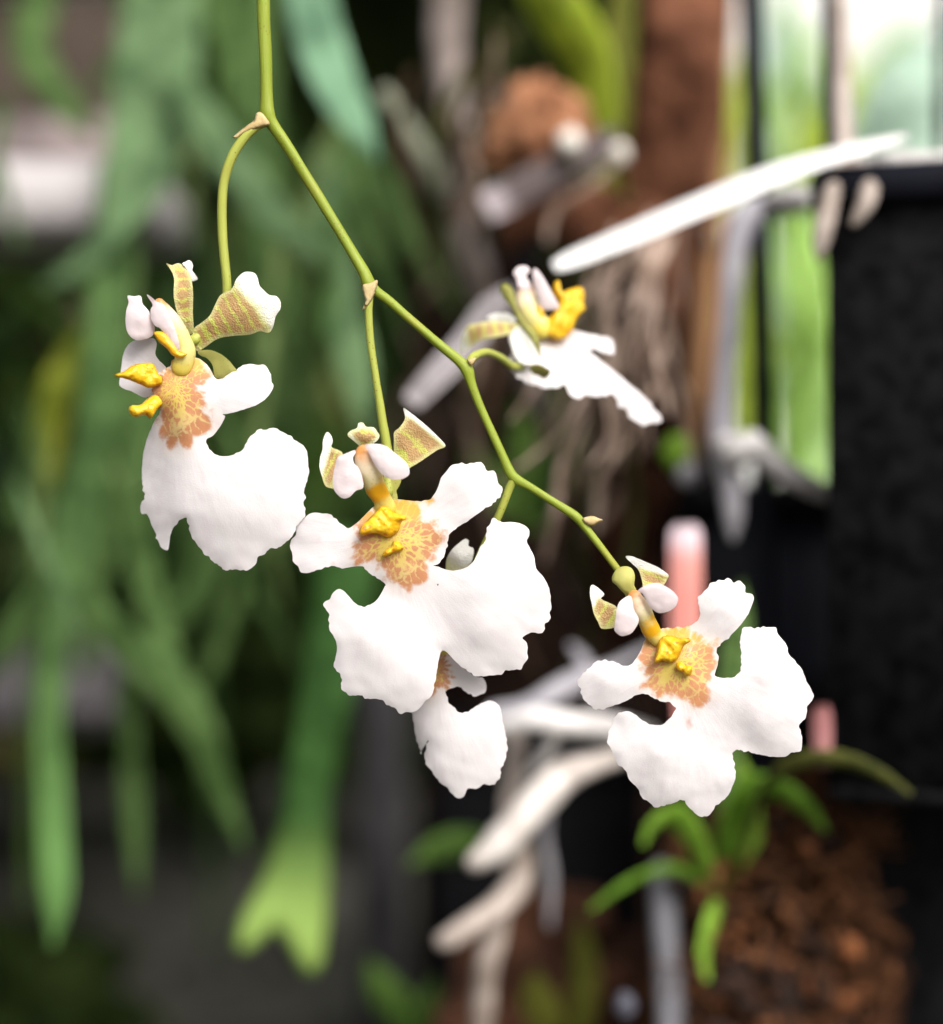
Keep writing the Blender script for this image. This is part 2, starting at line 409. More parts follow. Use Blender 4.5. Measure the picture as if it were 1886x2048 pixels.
def callus_material():
    m = M('callus_yellow', 0.36, 0.5)
    n1 = m.noise(m.pos(), 16, 3); v = m.voro(m.pos(), 13, 'F1')
    c = m.mix(m.step(n1, 0.42, 0.66), (0.91, 0.54, 0.012), (0.93, 0.66, 0.04))
    c = m.mix(m.math('MULTIPLY', m.step(v, 0.42, 0.2), m.step(n1, 0.48, 0.6)), c, (0.74, 0.24, 0.02))
    v2 = m.voro(m.pos(), 26, 'F1'); c = m.mix(m.math('MULTIPLY', m.step(v2, 0.34, 0.16), m.step(m.noise(m.pos(), 6, 2), 0.5, 0.62)), c, (0.62, 0.17, 0.02))
    m.color(c).bump(m.math('ADD', m.math('ADD', n1, v), m.math('MULTIPLY', v2, 0.6)), 0.38, 0.03).translucent(0.2); return m.m
def stem_material(name, a, b, speck=(0.22, 0.12, 0.03)):
    m = M(name, 0.42, 0.4)
    L, cx, cy, _ = m.attr('pc'); pp = m.pos()
    c = m.mix(m.noise(pp, 2.2, 3), a, b)
    c = m.mix(m.math('MULTIPLY', m.step(m.voro(pp, 30, 'F1'), 0.26, 0.12), m.step(m.noise(pp, 3, 2), 0.44, 0.58)), c, speck)
    c = m.mix(m.math('MULTIPLY', m.step(m.noise(pp, 1.1, 3), 0.52, 0.70), 0.45), c, (0.40, 0.33, 0.06))
    st = m.noise(m.vec(m.math('MULTIPLY', L, 0.6), m.math('MULTIPLY', cx, 3.0), m.math('MULTIPLY', cy, 3.0)), 3, 2)
    m.color(c).bump(m.math('ADD', st, m.math('MULTIPLY', m.noise(pp, 40, 2), 0.4)), 0.3, 0.02).translucent(0.1); return m.m
def plain(name, a, b, scale=3, rough=0.5, spec=0.35, bump=0.3, bd=0.05, trans=0.0, along=None, det=4):
    """two-tone noisy material; along = (colour, from, to) blends over aux.x"""
    m = M(name, rough, spec); n = m.noise(m.pos(), scale, det, 0.6)
    c = m.mix(m.step(n, 0.33, 0.67), a, b)
    if along:
        u = m.attr('aux')[0]; c = m.mix(m.step(u, along[1], along[2]), c, along[0])
    m.color(c)
    if bump: m.bump(m.noise(m.pos(), scale*4, 4, 0.6), bump, bd)
    if trans: m.translucent(trans)
    return m.m
def leaf_material(name, a, b, trans=0.3, rough=0.42, along=None):
    m = M(name, rough + 0.12, 0.12); L, v, _, _ = m.attr('pc')
    n = m.noise(m.pos(), 1.3, 4, 0.7); c = m.mix(m.step(n, 0.38, 0.62), tuple(x*0.7 for x in a), tuple(x*1.1 for x in b))
    vein = m.noise(m.vec(m.math('MULTIPLY', L, 0.12), m.math('MULTIPLY', v, 7.0)), 2.0, 2)
    c = m.mix(m.math('MULTIPLY', m.step(vein, 0.5, 0.7), 0.3), c, tuple(min(1, x*1.5) for x in b))
    if along:
        u = m.attr('aux')[0]; c = m.mix(m.step(u, along[1], along[2]), c, along[0])
    m.color(c).bump(vein, 0.3, 0.05).translucent(trans); return m.m

MAT_LIP = lip_material('lip_white'); MAT_LIP_WET = lip_material('lip_white_wet', (0.60, 0.285, 0.14), 5.2, 0.9)
MAT_PETAL = petal_material('petal_striped'); MAT_WING = wing_material(); MAT_COL = column_material(); MAT_CAL = callus_material()
MAT_STIG = plain('stigma_orange', (0.86, 0.40, 0.01), (0.88, 0.50, 0.02), 14, 0.3, 0.5, 0.2, 0.02)
MAT_STEM = stem_material('stem_green', (0.24, 0.32, 0.025), (0.33, 0.40, 0.04))
MAT_PED = stem_material('pedicel_green', (0.38, 0.43, 0.07), (0.46, 0.50, 0.10))
MAT_SEP = stem_material('sepal_green', (0.44, 0.45, 0.10), (0.56, 0.55, 0.18), (0.40, 0.20, 0.08))
MAT_BRACT = plain('bract_tan', (0.56, 0.40, 0.18), (0.68, 0.56, 0.30), 8, 0.6, 0.2, 0.3, 0.02, 0.15)

# ------------------------------------------------------------------ the orchid spray
spray = empty('orchid_spray', P(527, -150, 20))
tag(spray, 'slender green orchid stem hanging with five white flowers', 'orchid')
mb = MB()
tube(mb, [(526, -160, 20, 13), (527, 0, 20, 13), (530, 90, 24, 13), (533, 190, 28, 13.5), (535, 228, 30, 15.5), (546, 250, 32, 12.5), (570, 286, 34, 11.5), (601, 335, 36, 11), (651, 416, 38, 10.5), (698, 495, 36, 10.2),
          (728, 545, 34, 12), (737, 566, 34, 13.5), (752, 582, 36, 10), (780, 603, 40, 9.2), (819, 638, 46, 9), (869, 681, 54, 9.2), (918, 722, 60, 10.5), (934, 741, 62, 12.5), (942, 765, 62, 9.5), (957, 805, 62, 8.6),
          (982, 862, 60, 8.4), (1005, 912, 58, 8.6), (1022, 948, 56, 10.5), (1036, 961, 56, 10), (1060, 974, 55, 8.2), (1105, 1003, 52, 8.2), (1150, 1032, 50, 9.8), (1168, 1052, 50, 8.6), (1192, 1082, 48, 7.5), (1235, 1138, 46, 6.8), (1248, 1156, 46, 7.5)],
     seg=16, step=6, bump=0.13, bs=2.2)
mb.build('stem', MAT_STEM, spray)
def bract(pts, d, seed, T=1.6):
    m = MB(); sheet(m, pts, [(pts[0][0], pts[0][1], d)], T=T, front=3, soft=6, ruff=1.5, ruff_s=20, frill=0.4, grid=4, step=3, seed=seed)
    m.build('bract', MAT_BRACT, spray)
bract(Z(7, [(312, 632), (345, 628), (390, 690), (350, 705), (290, 725), (235, 750), (205, 770), (180, 768), (215, 735), (260, 700), (300, 670)]), 16, 1)
bract(Z(7, [(905, 1590), (950, 1575), (985, 1560), (990, 1580), (968, 1650), (945, 1690), (905, 1728), (920, 1680), (912, 1640)]), 20, 2)
bract(Z(8, [(1370, 1530), (1400, 1515), (1440, 1512), (1470, 1525), (1495, 1535), (1470, 1548), (1430, 1570), (1395, 1560)]), 40, 3)
bract(Z(8, [(690, 590), (720, 580), (745, 572), (740, 600), (722, 622), (705, 620)]), 50, 4)

def path_axis(a, b):
    a = np.array(a, float); b = np.array(b, float); d = b - a; L = np.linalg.norm(d); d /= L
    def f(q):
        r = q - a; return (r @ d)/L, (r @ np.array([-d[1], d[0]]))/L
    return f
def petal(fl, outline, ctrl, axis, w0=0.7, w1=0.95, name='petal', base=0, seed=0, extra=None, mat=None, T=2.0, whitefn=None, ruff=3.0, label=None, front=0, bars=2.6):
    ax = path_axis(*axis); m = MB()
    def aux(q, e):
        u, v = ax(q); wh = np.clip((u - w0)/(w1 - w0), 0, 1)
        if whitefn: wh = whitefn(q, u, v, e)
        return np.stack([u, wh, bars*2*math.pi*u + 2.5*v], 1)
    sheet(m, outline, ctrl, T=T*0.5, front=front, ruff=ruff, ruff_s=35, frill=0.5, grid=6, base=base, aux=aux, seed=seed, step=4, soft=7, thin=True)
    if extra:
        for ol, ct in extra:
            sheet(m, ol, ct, T=T*0.5, thin=True, ruff=2, ruff_s=25, frill=0.5, grid=5, base=base, aux=lambda q, e: np.stack([np.ones(len(q)), np.ones(len(q)), np.zeros(len(q))], 1), seed=seed+1, step=4, soft=6)
    o = m.build(name, mat or MAT_PETAL, fl)
    if label: o['label'] = label
    return o
def lip(fl, outline, ctrl, disc, centre, base=0, seed=0, mat=None, spots=(), ruff=4.0, ruff_s=52, grid=8, label=None):
    dp = crom(disc, 8); c = np.array(centre, float); m = MB()
    def pcf(q, e): return np.stack([(q[:, 0]-c[0])/100, (q[:, 1]-c[1])/100, e], 1)
    def aux(q, e):
        s = np.zeros(len(q))
        for sx, sy, rx, ry in spots: s = np.maximum(s, np.clip(1.6 - 1.2*np.sqrt(((q[:, 0]-sx)/rx)**2 + ((q[:, 1]-sy)/ry)**2), 0, 1)*0.6)
        return np.stack([sd(q, dp), s, np.zeros(len(q))], 1)
    sheet(m, outline, ctrl, T=1.0, ruff=ruff, ruff_s=ruff_s, frill=4.2, grid=grid, step=3.2, base=base, pc=pcf, aux=aux, seed=seed, soft=8, thin=True)
    o = m.build('lip', mat or MAT_LIP, fl)
    return o
def wing(fl, outline, ctrl, base=0, seed=0):
    ctrl = [(a, b, c*0.55) for a, b, c in ctrl]
    m = MB(); sheet(m, outline, ctrl, T=1.0, front=1.5, ruff=2.5, ruff_s=30, frill=0.3, grid=6, base=base, seed=seed, step=4, soft=12, thin=True)
    return m.build('column_wing', MAT_WING, fl)
def callus(fl, pieces, base=0, seed=0, name='callus'):
    m = MB()
    for k, (ol, ct, fr) in enumerate(pieces):
        sheet(m, ol, ct, T=5, front=fr, soft=16, ruff=0, frill=0.6, grid=4.5, base=base, seed=seed+k, step=3.5, lump=5.0, lump_s=16)
    return m.build(name, MAT_CAL, fl)
def column(fl, path, stig=None, base=0, flat=0.72, raised=False):
    m = MB(); tube(m, [(a, b, c+base, r*1.34) for a, b, c, r in path], seg=20, step=4, flat=flat, bump=0.22, bs=6, aux0=0.0 if raised else 1.0)
    o = m.build('column', MAT_COL, fl)
    if stig and raised:
        s = MB(); sheet(s, stig[0], [(x, y, d) for x, y, d in stig[1]], T=3, front=4, soft=10, ruff=0, frill=0.3, grid=4, base=base-4, step=3.5, lump=2)
        s.build('stigma', MAT_STIG, fl)
    return o
def pedicel(fl, path, mat=None, base=0):
    m = MB(); tube(m, [(a, b, c+base, r) for a, b, c, r in path], seg=14, step=6, bump=0.07, bs=5)
    return m.build('pedicel', mat or MAT_PED, fl)
def centre3(px, py, d): return P(px, py, d)

# ---- flower 1: upper one, turned to the side
f1 = empty('flower', P(385, 690, 20), spray); tag(f1, 'flower turned sideways on the long curved stalk')
pedicel(f1, [(528, 246, 30, 9), (512, 254, 24, 9), (490, 274, 22, 9.5), (465, 312, 22, 9.8), (449, 359, 26, 9.6), (444, 413, 30, 9.4), (446, 485, 34, 9.2), (454, 575, 40, 9.2), (448, 620, 44, 9), (420, 655, 40, 9), (388, 680, 26, 11)])
petal(f1, Z(1, [(545, 110), (590, 125), (640, 108), (690, 130), (735, 190), (755, 260), (765, 360), (762, 500), (768, 650), (740, 690), (690, 610), (640, 530), (612, 430), (605, 330), (610, 240), (590, 180)]),
      Z(1, [(560, 120, 10), (640, 300, -8), (690, 300, 8), (755, 300, -4), (630, 480, -4), (690, 500, 10), (760, 550, 0), (740, 680, 14), (720, 160, 16)]), (Z(1, [(750, 680)])[0], Z(1, [(640, 110)])[0]),
      name='sepal', base=10, seed=3, bars=7, whitefn=lambda q, u, v, e: np.clip((u-0.93)*4, 0, 1)*0.8,
      extra=[(Z(1, [(672, 112), (700, 98), (728, 84), (752, 98), (764, 130), (758, 165), (782, 200), (803, 235), (782, 252), (752, 256), (735, 195), (700, 140)]), Z(1, [(680, 110, 16), (760, 110, 26), (790, 240, 30), (740, 200, 14)]))])
petal(f1, Z(1, [(775, 640), (830, 600), (900, 540), (945, 450), (990, 370), (1080, 320), (1120, 240), (1170, 190), (1215, 178), (1270, 190), (1295, 230), (1310, 290), (1350, 335), (1390, 370), (1450, 380), (1482, 420), (1482, 480), (1445, 540), (1425, 620), (1400, 670), (1370, 680), (1310, 668), (1230, 695), (1100, 705), (990, 722), (930, 750), (860, 800), (800, 830), (770, 780), (760, 700)]),
      Z(1, [(780, 740, 20), (900, 620, 4), (1050, 520, -10), (1000, 400, 4), (1100, 690, 4), (1250, 240, -2), (1460, 440, 6), (1380, 660, 10), (1250, 450, -16)]),
      (Z(1, [(780, 760)])[0], Z(1, [(1470, 330)])[0]), base=6, seed=5, label='spoon-shaped petal with brown stripes and white tip', bars=9.0,
      whitefn=lambda q, u, v, e: np.clip((u + 0.25*np.maximum(0, -v) - 0.62)/0.22, 0, 1))
petal(f1, Z(1, [(805, 832), (900, 820), (1000, 860), (1060, 910), (1105, 965), (1130, 1000), (1050, 1045), (970, 1058), (940, 1030), (925, 950), (880, 890), (820, 865)]),
      Z(1, [(810, 845, 18), (960, 860, 30), (940, 1000, 44), (1100, 980, 40)]), (Z(1, [(810, 845)])[0], Z(1, [(1080, 1050)])[0]), name='sepal', base=8, seed=6, mat=MAT_SEP)
wing(f1, Z(1, [(225, 375), (280, 380), (335, 378), (350, 440), (400, 500), (430, 570), (450, 650), (430, 705), (370, 733), (290, 738), (230, 685), (210, 600), (215, 500), (235, 430)]),
     Z(1, [(230, 400, 4), (320, 390, 0), (330, 560, -16), (220, 600, 0), (440, 660, 8), (300, 730, 2)]), base=-10, seed=7)
column(f1, [p[:2] + (d, r) for p, d, r in zip(Z(1, [(487, 440), (530, 510), (590, 600), (650, 700), (690, 800), (690, 900), (670, 960)]), (-14, -12, -6, 0, 4, 6, 8), (8, 12, 14, 16, 17, 16, 15))],
       (Z(1, [(440, 680), (500, 668), (560, 700), (610, 770), (650, 830), (715, 855), (670, 885), (600, 868), (550, 812), (480, 750)]), Z(1, [(460, 690, -18), (700, 860, -12), (560, 800, -16)])), base=-4, raised=True)
wing(f1, Z(1, [(385, 365), (420, 385), (470, 425), (520, 445), (560, 520), (600, 600), (640, 720), (655, 810), (640, 830), (600, 790), (550, 720), (500, 650), (450, 620), (420, 560), (415, 490), (432, 450), (395, 390)]),
     Z(1, [(390, 370, -2), (470, 540, -12), (540, 500, -18), (640, 800, -4), (420, 520, -4)]), base=-22, seed=8)
F1_DISC = Z(1, [(600, 900), (780, 885), (865, 925), (955, 1055), (880, 1070), (805, 1100), (830, 1200), (865, 1270), (925, 1350), (950, 1390), (930, 1470), (860, 1505), (770, 1530), (740, 1590), (700, 1640), (640, 1605), (570, 1630), (520, 1540), (500, 1440), (490, 1330), (430, 1200), (430, 1100), (520, 1000)])
lip(f1, Z(1, [(600, 900), (700, 905), (790, 885), (862, 925), (905, 980), (950, 1055), (1000, 1055), (1080, 1010), (1160, 955), (1230, 935), (1300, 945), (1350, 945), (1395, 1000), (1410, 1080), (1422, 1130), (1380, 1200), (1300, 1265), (1180, 1310), (1050, 1345), (1005, 1350), (1028, 1362), (1010, 1410), (950, 1500), (870, 1570)])
    + Z(2, [(715, 455), (750, 505), (800, 535), (870, 545), (940, 530), (1000, 490), (1060, 410), (1110, 350), (1150, 320), (1210, 318), (1280, 312), (1330, 340), (1400, 378), (1460, 420), (1520, 470), (1540, 540), (1545, 620), (1553, 680), (1535, 760), (1505, 830), (1525, 890), (1500, 925), (1520, 970), (1520, 1030), (1490, 1075), (1455, 1110), (1440, 1160), (1410, 1200), (1380, 1240), (1340, 1275), (1290, 1297), (1235, 1295), (1190, 1345), (1135, 1370), (1120, 1420), (1085, 1455), (1040, 1483), (980, 1480), (910, 1470), (870, 1475), (820, 1445), (740, 1385), (660, 1310), (600, 1220), (565, 1130), (550, 1045), (500, 1065), (440, 1130), (415, 1190), (405, 1260), (392, 1315), (340, 1295), (310, 1230), (290, 1215), (300, 1190), (260, 1110), (235, 1040), (215, 1015), (180, 1015), (165, 975), (180, 920), (200, 880), (185, 780), (180, 680), (190, 540), (215, 420), (250, 330), (285, 250), (325, 190)])
    + Z(1, [(480, 1290), (460, 1230), (425, 1150), (440, 1080), (500, 1000), (575, 955)]),
    Z(1, [(690, 900, 16), (600, 950, 10), (860, 950, 18), (650, 1150, -4), (480, 1200, -4), (800, 1150, -2), (1200, 1120, 4), (1390, 1050, 12), (1000, 1200, 0), (650, 1450, -8), (500, 1400, 20), (900, 1480, 10), (850, 1250, -4)])
    + Z(2, [(520, 560, 6), (530, 1000, 10), (250, 500, 44), (200, 780, 60), (190, 960, 66), (350, 1200, 50), (400, 800, 26), (800, 700, -10), (1100, 500, -12), (1250, 350, 0), (1500, 700, 4), (1450, 1100, 2), (1000, 1000, -18), (900, 1440, 16), (650, 1250, 14), (1150, 1330, 10)]),
    F1_DISC, Z(1, [(600, 1120)])[0], base=0, seed=11)
m = MB()
def sideaux(c):
    c = np.array(c)
    return (lambda q, e: np.stack([(q[:, 0]-c[0])/100, (q[:, 1]-c[1])/100, e], 1)), (lambda q, e: np.stack([np.full(len(q), -80.0), np.zeros(len(q)), np.zeros(len(q))], 1))
pf, af = sideaux(Z(1, [(600, 1120)])[0])
sheet(m, Z(1, [(290, 740), (370, 735), (440, 725), (465, 770), (455, 850), (480, 900), (560, 1000), (500, 1150), (400, 1205), (340, 1205), (280, 1170), (200, 1140), (158, 1110), (165, 1040), (175, 960), (185, 880), (205, 820), (240, 770)]),
      Z(1, [(300, 740, 30), (200, 900, 44), (170, 1100, 40), (460, 900, 16), (540, 1020, 12), (380, 1190, 26)]), pc=pf, aux=af, seed=12, ruff=4, frill=0.8, soft=8, T=1.0, thin=True)
m.build('side_lobe', MAT_LIP, f1)
callus(f1, [(Z(1, [(115, 1025), (200, 995), (260, 950), (340, 930), (430, 930), (460, 970), (480, 1020), (515, 1050), (510, 1095), (450, 1120), (400, 1132), (330, 1105), (230, 1065), (140, 1042)]), Z(1, [(120, 1030, -44), (500, 1070, -4), (420, 940, -10), (400, 1120, -14)]), 9),
            (Z(1, [(235, 1300), (260, 1275), (330, 1270), (390, 1220), (440, 1190), (480, 1200), (510, 1260), (470, 1310), (430, 1372), (408, 1385), (370, 1355), (300, 1370), (255, 1355)]), Z(1, [(240, 1320, -34), (500, 1250, -2), (410, 1370, -16)]), 8)], base=-4, seed=20)

# ---- flower 2: middle one, facing the viewer
f2 = empty('flower', P(770, 960, 30), spray); tag(f2, 'large open flower facing the viewer in the middle of the spray')
BS = -8
pedicel(f2, [(738, 570, 36, 9.5), (738, 600, 30, 8.5), (737, 628, 30, 8), (741, 683, 32, 7.6), (749, 740, 34, 7.6), (757, 790, 36, 8), (765, 842, 40, 9), (773, 890, 44, 9.6), (778, 930, 46, 10), (775, 985, 36, 12)])
petal(f2, Z(3, [(815, 55), (850, 75), (920, 130), (990, 190), (1040, 240), (1088, 290), (1085, 312), (1040, 330), (980, 370), (920, 410), (870, 440), (845, 452), (800, 430), (757, 380), (752, 260), (755, 210), (790, 180), (825, 120)]),
      Z(3, [(815, 60, 6), (1085, 305, 4), (900, 260, 16), (780, 240, 6), (860, 440, 10), (770, 380, 18)]), (Z(3, [(790, 420)])[0], Z(3, [(990, 150)])[0]), base=26, seed=31,
      whitefn=lambda q, u, v, e: np.clip((u - 0.72)/0.2, 0, 1)*np.clip((16-e)/10, 0.15, 1), label='right petal with brown patch and pale rim')
petal(f2, Z(3, [(310, 210), (335, 230), (348, 270), (340, 310), (385, 330), (415, 355), (400, 430), (380, 520), (370, 580), (320, 578), (295, 560), (275, 500), (260, 440), (265, 380), (280, 330), (285, 260)]),
      Z(3, [(315, 215, 10), (300, 320, 6), (270, 440, 4), (340, 420, 14), (320, 570, 6), (400, 380, 16)]), (Z(3, [(420, 450)])[0], Z(3, [(255, 400)])[0]), base=22, seed=32,
      whitefn=lambda q, u, v, e: np.maximum(np.clip((u - 0.58)/0.2, 0, 1)*0.75, np.clip((Z(3, [(0, 320)])[0][1] - q[:, 1])/14, 0, 1)))
petal(f2, Z(3, [(445, 230), (470, 200), (508, 185), (518, 152), (550, 150), (567, 175), (620, 180), (640, 205), (657, 235), (645, 265), (620, 288), (590, 330), (540, 320), (515, 295), (480, 265)]),
      Z(3, [(450, 230, 8), (540, 160, 14), (650, 235, 8), (555, 235, -6), (560, 320, 10)]), (Z(3, [(560, 330)])[0], Z(3, [(540, 100)])[0]), name='sepal', base=16, seed=33,
      whitefn=lambda q, u, v, e: np.clip((11 - e)/9, 0, 0.45))
petal(f2, Z(3, [(690, 500), (795, 520), (785, 570), (768, 600), (776, 640), (770, 690), (735, 700), (710, 600)]), Z(3, [(700, 520, 14), (790, 540, 10), (760, 680, 16)]), (Z(3, [(750, 690)])[0], Z(3, [(745, 480)])[0]), name='sepal', base=20, seed=34, mat=MAT_SEP)
wing(f2, Z(3, [(495, 330), (502, 345), (482, 380), (490, 420), (520, 450), (545, 520), (548, 580), (500, 600), (460, 640), (420, 650), (385, 630), (352, 580), (350, 500), (365, 430), (380, 380), (430, 355)]),
     Z(3, [(480, 345, -8), (360, 500, 4), (420, 640, 0), (450, 500, -12), (540, 540, 4)]), base=-40, seed=35)
wing(f2, Z(3, [(560, 295), (640, 290), (700, 305), (750, 345), (810, 390), (845, 430), (855, 480), (840, 505), (790, 525), (720, 520), (680, 495), (640, 450), (605, 390), (580, 335)]),
     Z(3, [(570, 300, -6), (700, 320, -6), (850, 470, 2), (700, 430, -12), (630, 420, 2), (760, 520, -2)]), base=-56, seed=36)
column(f2, [p[:2] + (d, r) for p, d, r in zip(Z(3, [(552, 350), (562, 390), (585, 460), (615, 540), (650, 610), (680, 660), (700, 710)]), (-34, -34, -28, -16, -4, 4, 10), (13, 16, 17, 16, 15.5, 14.5, 16))],
       (Z(3, [(548, 552), (600, 535), (680, 515), (700, 545), (722, 600), (690, 632), (635, 652), (600, 610)]), Z(3, [(550, 555, -26), (690, 530, -22), (640, 645, -20)])), base=0)
F2_DISC = Z(3, [(640, 690), (770, 655), (985, 650), (930, 700), (945, 770), (1010, 800), (1060, 850), (1105, 880), (1080, 950), (1020, 1020), (1000, 1100), (960, 1190), (900, 1205), (870, 1230), (820, 1250), (770, 1235), (720, 1200), (690, 1130), (620, 1070), (545, 1070), (490, 1060), (500, 1000), (520, 940), (530, 880), (490, 830), (580, 740)])
lip(f2, Z(3, [(700, 675), (770, 655), (860, 665), (920, 668), (985, 655), (1020, 620), (1045, 570), (1065, 510), (1110, 460), (1160, 430), (1230, 420), (1290, 415), (1330, 408), (1350, 440), (1368, 470), (1410, 470), (1430, 500), (1440, 550), (1468, 580), (1450, 640), (1400, 690), (1330, 730), (1250, 790), (1180, 830), (1140, 870), (1112, 890), (1110, 950), (1090, 1020), (1050, 1075), (1008, 1093), (1050, 1105), (1100, 1120), (1160, 1125), (1230, 1105), (1280, 1060), (1320, 980), (1360, 920), (1365, 860), (1385, 815), (1410, 785), (1460, 805), (1530, 805), (1600, 820), (1640, 850), (1645, 890), (1630, 930), (1650, 980), (1680, 1040), (1690, 1110), (1740, 1170), (1775, 1240), (1785, 1300)])
    + Z(4, [(1785, 400), (1792, 450), (1778, 480), (1785, 520), (1750, 560), (1740, 605), (1715, 615), (1660, 610), (1600, 645), (1630, 680), (1635, 740), (1635, 780), (1605, 815), (1590, 850), (1540, 855), (1490, 860), (1460, 890), (1400, 893), (1340, 900), (1290, 890), (1200, 840), (1130, 770), (1085, 730), (1060, 745), (1040, 830), (1020, 950), (1000, 1030), (960, 1060), (930, 1100), (880, 1135), (830, 1135), (795, 1148), (760, 1110), (700, 1080), (660, 1050), (640, 1040), (610, 1050), (570, 1045), (520, 1025), (460, 1022), (420, 990), (400, 960), (405, 910), (370, 860), (357, 820), (375, 730), (370, 670), (340, 610), (325, 540), (320, 480), (285, 430), (300, 405), (330, 390), (350, 350), (390, 322), (430, 345), (460, 380), (500, 420), (550, 440), (600, 425), (650, 380), (690, 310), (695, 290), (640, 250), (580, 210), (545, 175)])
    + Z(3, [(480, 1100), (420, 1110), (350, 1103), (280, 1110), (200, 1140), (140, 1138), (120, 1100), (90, 1070), (80, 1010), (65, 960), (75, 920), (105, 890), (110, 830), (150, 790), (200, 750), (260, 745), (330, 755), (380, 790), (420, 830), (460, 845), (520, 800), (580, 740), (640, 695)]),
    Z(3, [(700, 690, 22), (600, 760, 12), (880, 680, 14), (750, 900, -6), (560, 950, 0), (1000, 900, 2), (1090, 950, 8), (600, 1120, 8), (800, 1150, -6), (300, 930, 8), (90, 980, 26), (200, 770, 18), (180, 1120, 10), (1250, 560, 0), (1440, 560, 20), (1300, 430, 10), (1200, 800, 6)])
    + Z(4, [(1050, 500, 6), (1060, 740, 10), (700, 400, 2), (600, 650, -16), (320, 420, 12), (360, 800, 10), (450, 1000, 12), (800, 1130, 16), (900, 900, -2), (1400, 300, -18), (1520, -80, 6), (1600, 200, -6), (1770, 480, 14), (1620, 760, 10), (1300, 600, -14), (1400, 880, 12)]),
    F2_DISC, Z(3, [(750, 900)])[0], base=BS, seed=41, spots=[(635, 1081, 3, 3), (668, 1128, 2, 2)])
callus(f2, [(Z(3, [(520, 885), (530, 840), (580, 790), (630, 740), (660, 705), (700, 700), (740, 730), (790, 752), (825, 762), (832, 790), (800, 805), (790, 850), (770, 880), (710, 905), (640, 880), (590, 885), (545, 895)]), Z(3, [(530, 880, -22), (820, 780, -22), (680, 720, 2), (660, 880, -14), (780, 870, -10)]), 10),
            (Z(3, [(672, 1030), (690, 995), (735, 965), (745, 935), (780, 930), (800, 955), (818, 980), (790, 1000), (745, 1012), (705, 1032)]), Z(3, [(680, 1020, -8), (790, 950, -10)]), 9)], base=BS-3, seed=50)
m = MB(); sx, sy, _ = Z(4, [(1042, 295, 0)])[0]; lumpball(m, P(sx, sy, BS-9), 0.008, n=6); m.build('speck', plain('speck_black', (0.02, 0.015, 0.01), (0.03, 0.02, 0.01)), f2)

# ---- flower 3: lower right, at the tip of the stem
f3 = empty('flower', P(1275, 1215, 40), spray); tag(f3, 'wet flower facing the viewer at the tip of the stem')
B3 = 4
pedicel(f3, [(1246, 1153, 46, 7.5), (1256, 1175, 40, 12), (1268, 1200, 36, 11), (1282, 1232, 30, 10), (1300, 1262, 26, 10)])
petal(f3, Z(5, [(300, 230), (340, 190), (390, 182), (430, 200), (450, 250), (445, 310), (458, 345), (435, 370), (400, 385), (370, 365), (320, 312), (290, 285)]), Z(5, [(320, 250, 8), (440, 220, 8), (370, 270, -4), (410, 375, 12)]), (Z(5, [(420, 380)])[0], Z(5, [(360, 180)])[0]), name='sepal', base=14, seed=61, mat=MAT_SEP, front=6)
petal(f3, Z(5, [(385, 115), (430, 113), (520, 150), (600, 185), (650, 215), (684, 245), (675, 265), (650, 310), (600, 330), (550, 335), (508, 328), (500, 290), (480, 220), (460, 190), (420, 155)]), Z(5, [(390, 120, 2), (680, 250, 4), (560, 240, 14), (520, 320, 10), (620, 300, 12)]),
      (Z(5, [(540, 330)])[0], Z(5, [(590, 150)])[0]), base=22, seed=62, whitefn=lambda q, u, v, e: np.maximum(np.clip((u - 0.5)/0.25, 0, 1), np.clip((Z(5, [(490, 0)])[0][0]-q[:, 0])/10, 0, 1)))
petal(f3, Z(5, [(145, 315), (180, 320), (237, 375), (215, 405), (270, 435), (322, 465), (330, 540), (315, 600), (260, 615), (215, 610), (195, 570), (165, 510), (150, 440), (138, 380)]), Z(5, [(150, 320, 4), (150, 440, 2), (310, 470, 12), (230, 500, 14), (230, 610, 6)]),
      (Z(5, [(330, 540)])[0], Z(5, [(130, 450)])[0]), base=18, seed=63, whitefn=lambda q, u, v, e: np.maximum(np.clip((u - 0.72)/0.2, 0, 1)*0.8, np.clip((Z(5, [(0, 420)])[0][1]-q[:, 1])/10, 0, 1)))
wing(f3, Z(5, [(410, 385), (430, 410), (442, 480), (475, 545), (465, 590), (430, 640), (390, 660), (350, 663), (310, 630), (308, 600), (318, 530), (325, 470), (350, 420)]), Z(5, [(400, 395, -6), (320, 600, 0), (380, 530, -10), (460, 570, 4)]), base=-34, seed=64)
wing(f3, Z(5, [(470, 350), (530, 310), (600, 297), (650, 315), (700, 345), (740, 385), (748, 415), (730, 460), (690, 490), (640, 505), (600, 500), (555, 465), (520, 405), (500, 372)]), Z(5, [(480, 350, -2), (740, 400, -2), (610, 390, -12), (570, 470, 4)]), base=-44, seed=65)
column(f3, [p[:2] + (d, r) for p, d, r in zip(Z(5, [(448, 395), (462, 430), (490, 490), (525, 550), (560, 610), (590, 660), (620, 690)]), (-28, -28, -22, -14, -4, 4, 10), (11, 13.5, 14.5, 14, 13, 12, 13))],
       (Z(5, [(490, 590), (530, 545), (590, 508), (615, 545), (637, 600), (600, 630), (545, 655), (515, 625)]), Z(5, [(495, 590, -24), (610, 530, -20), (560, 645, -16)])), base=B3)
F3_DISC = Z(5, [(520, 700), (590, 625), (820, 590), (840, 665), (920, 680), (1010, 700), (1000, 760), (1015, 850), (990, 940), (985, 1080), (930, 1100), (880, 1150), (800, 1120), (710, 1085), (640, 1075), (560, 1050), (510, 1000), (530, 950), (510, 870), (480, 790)])
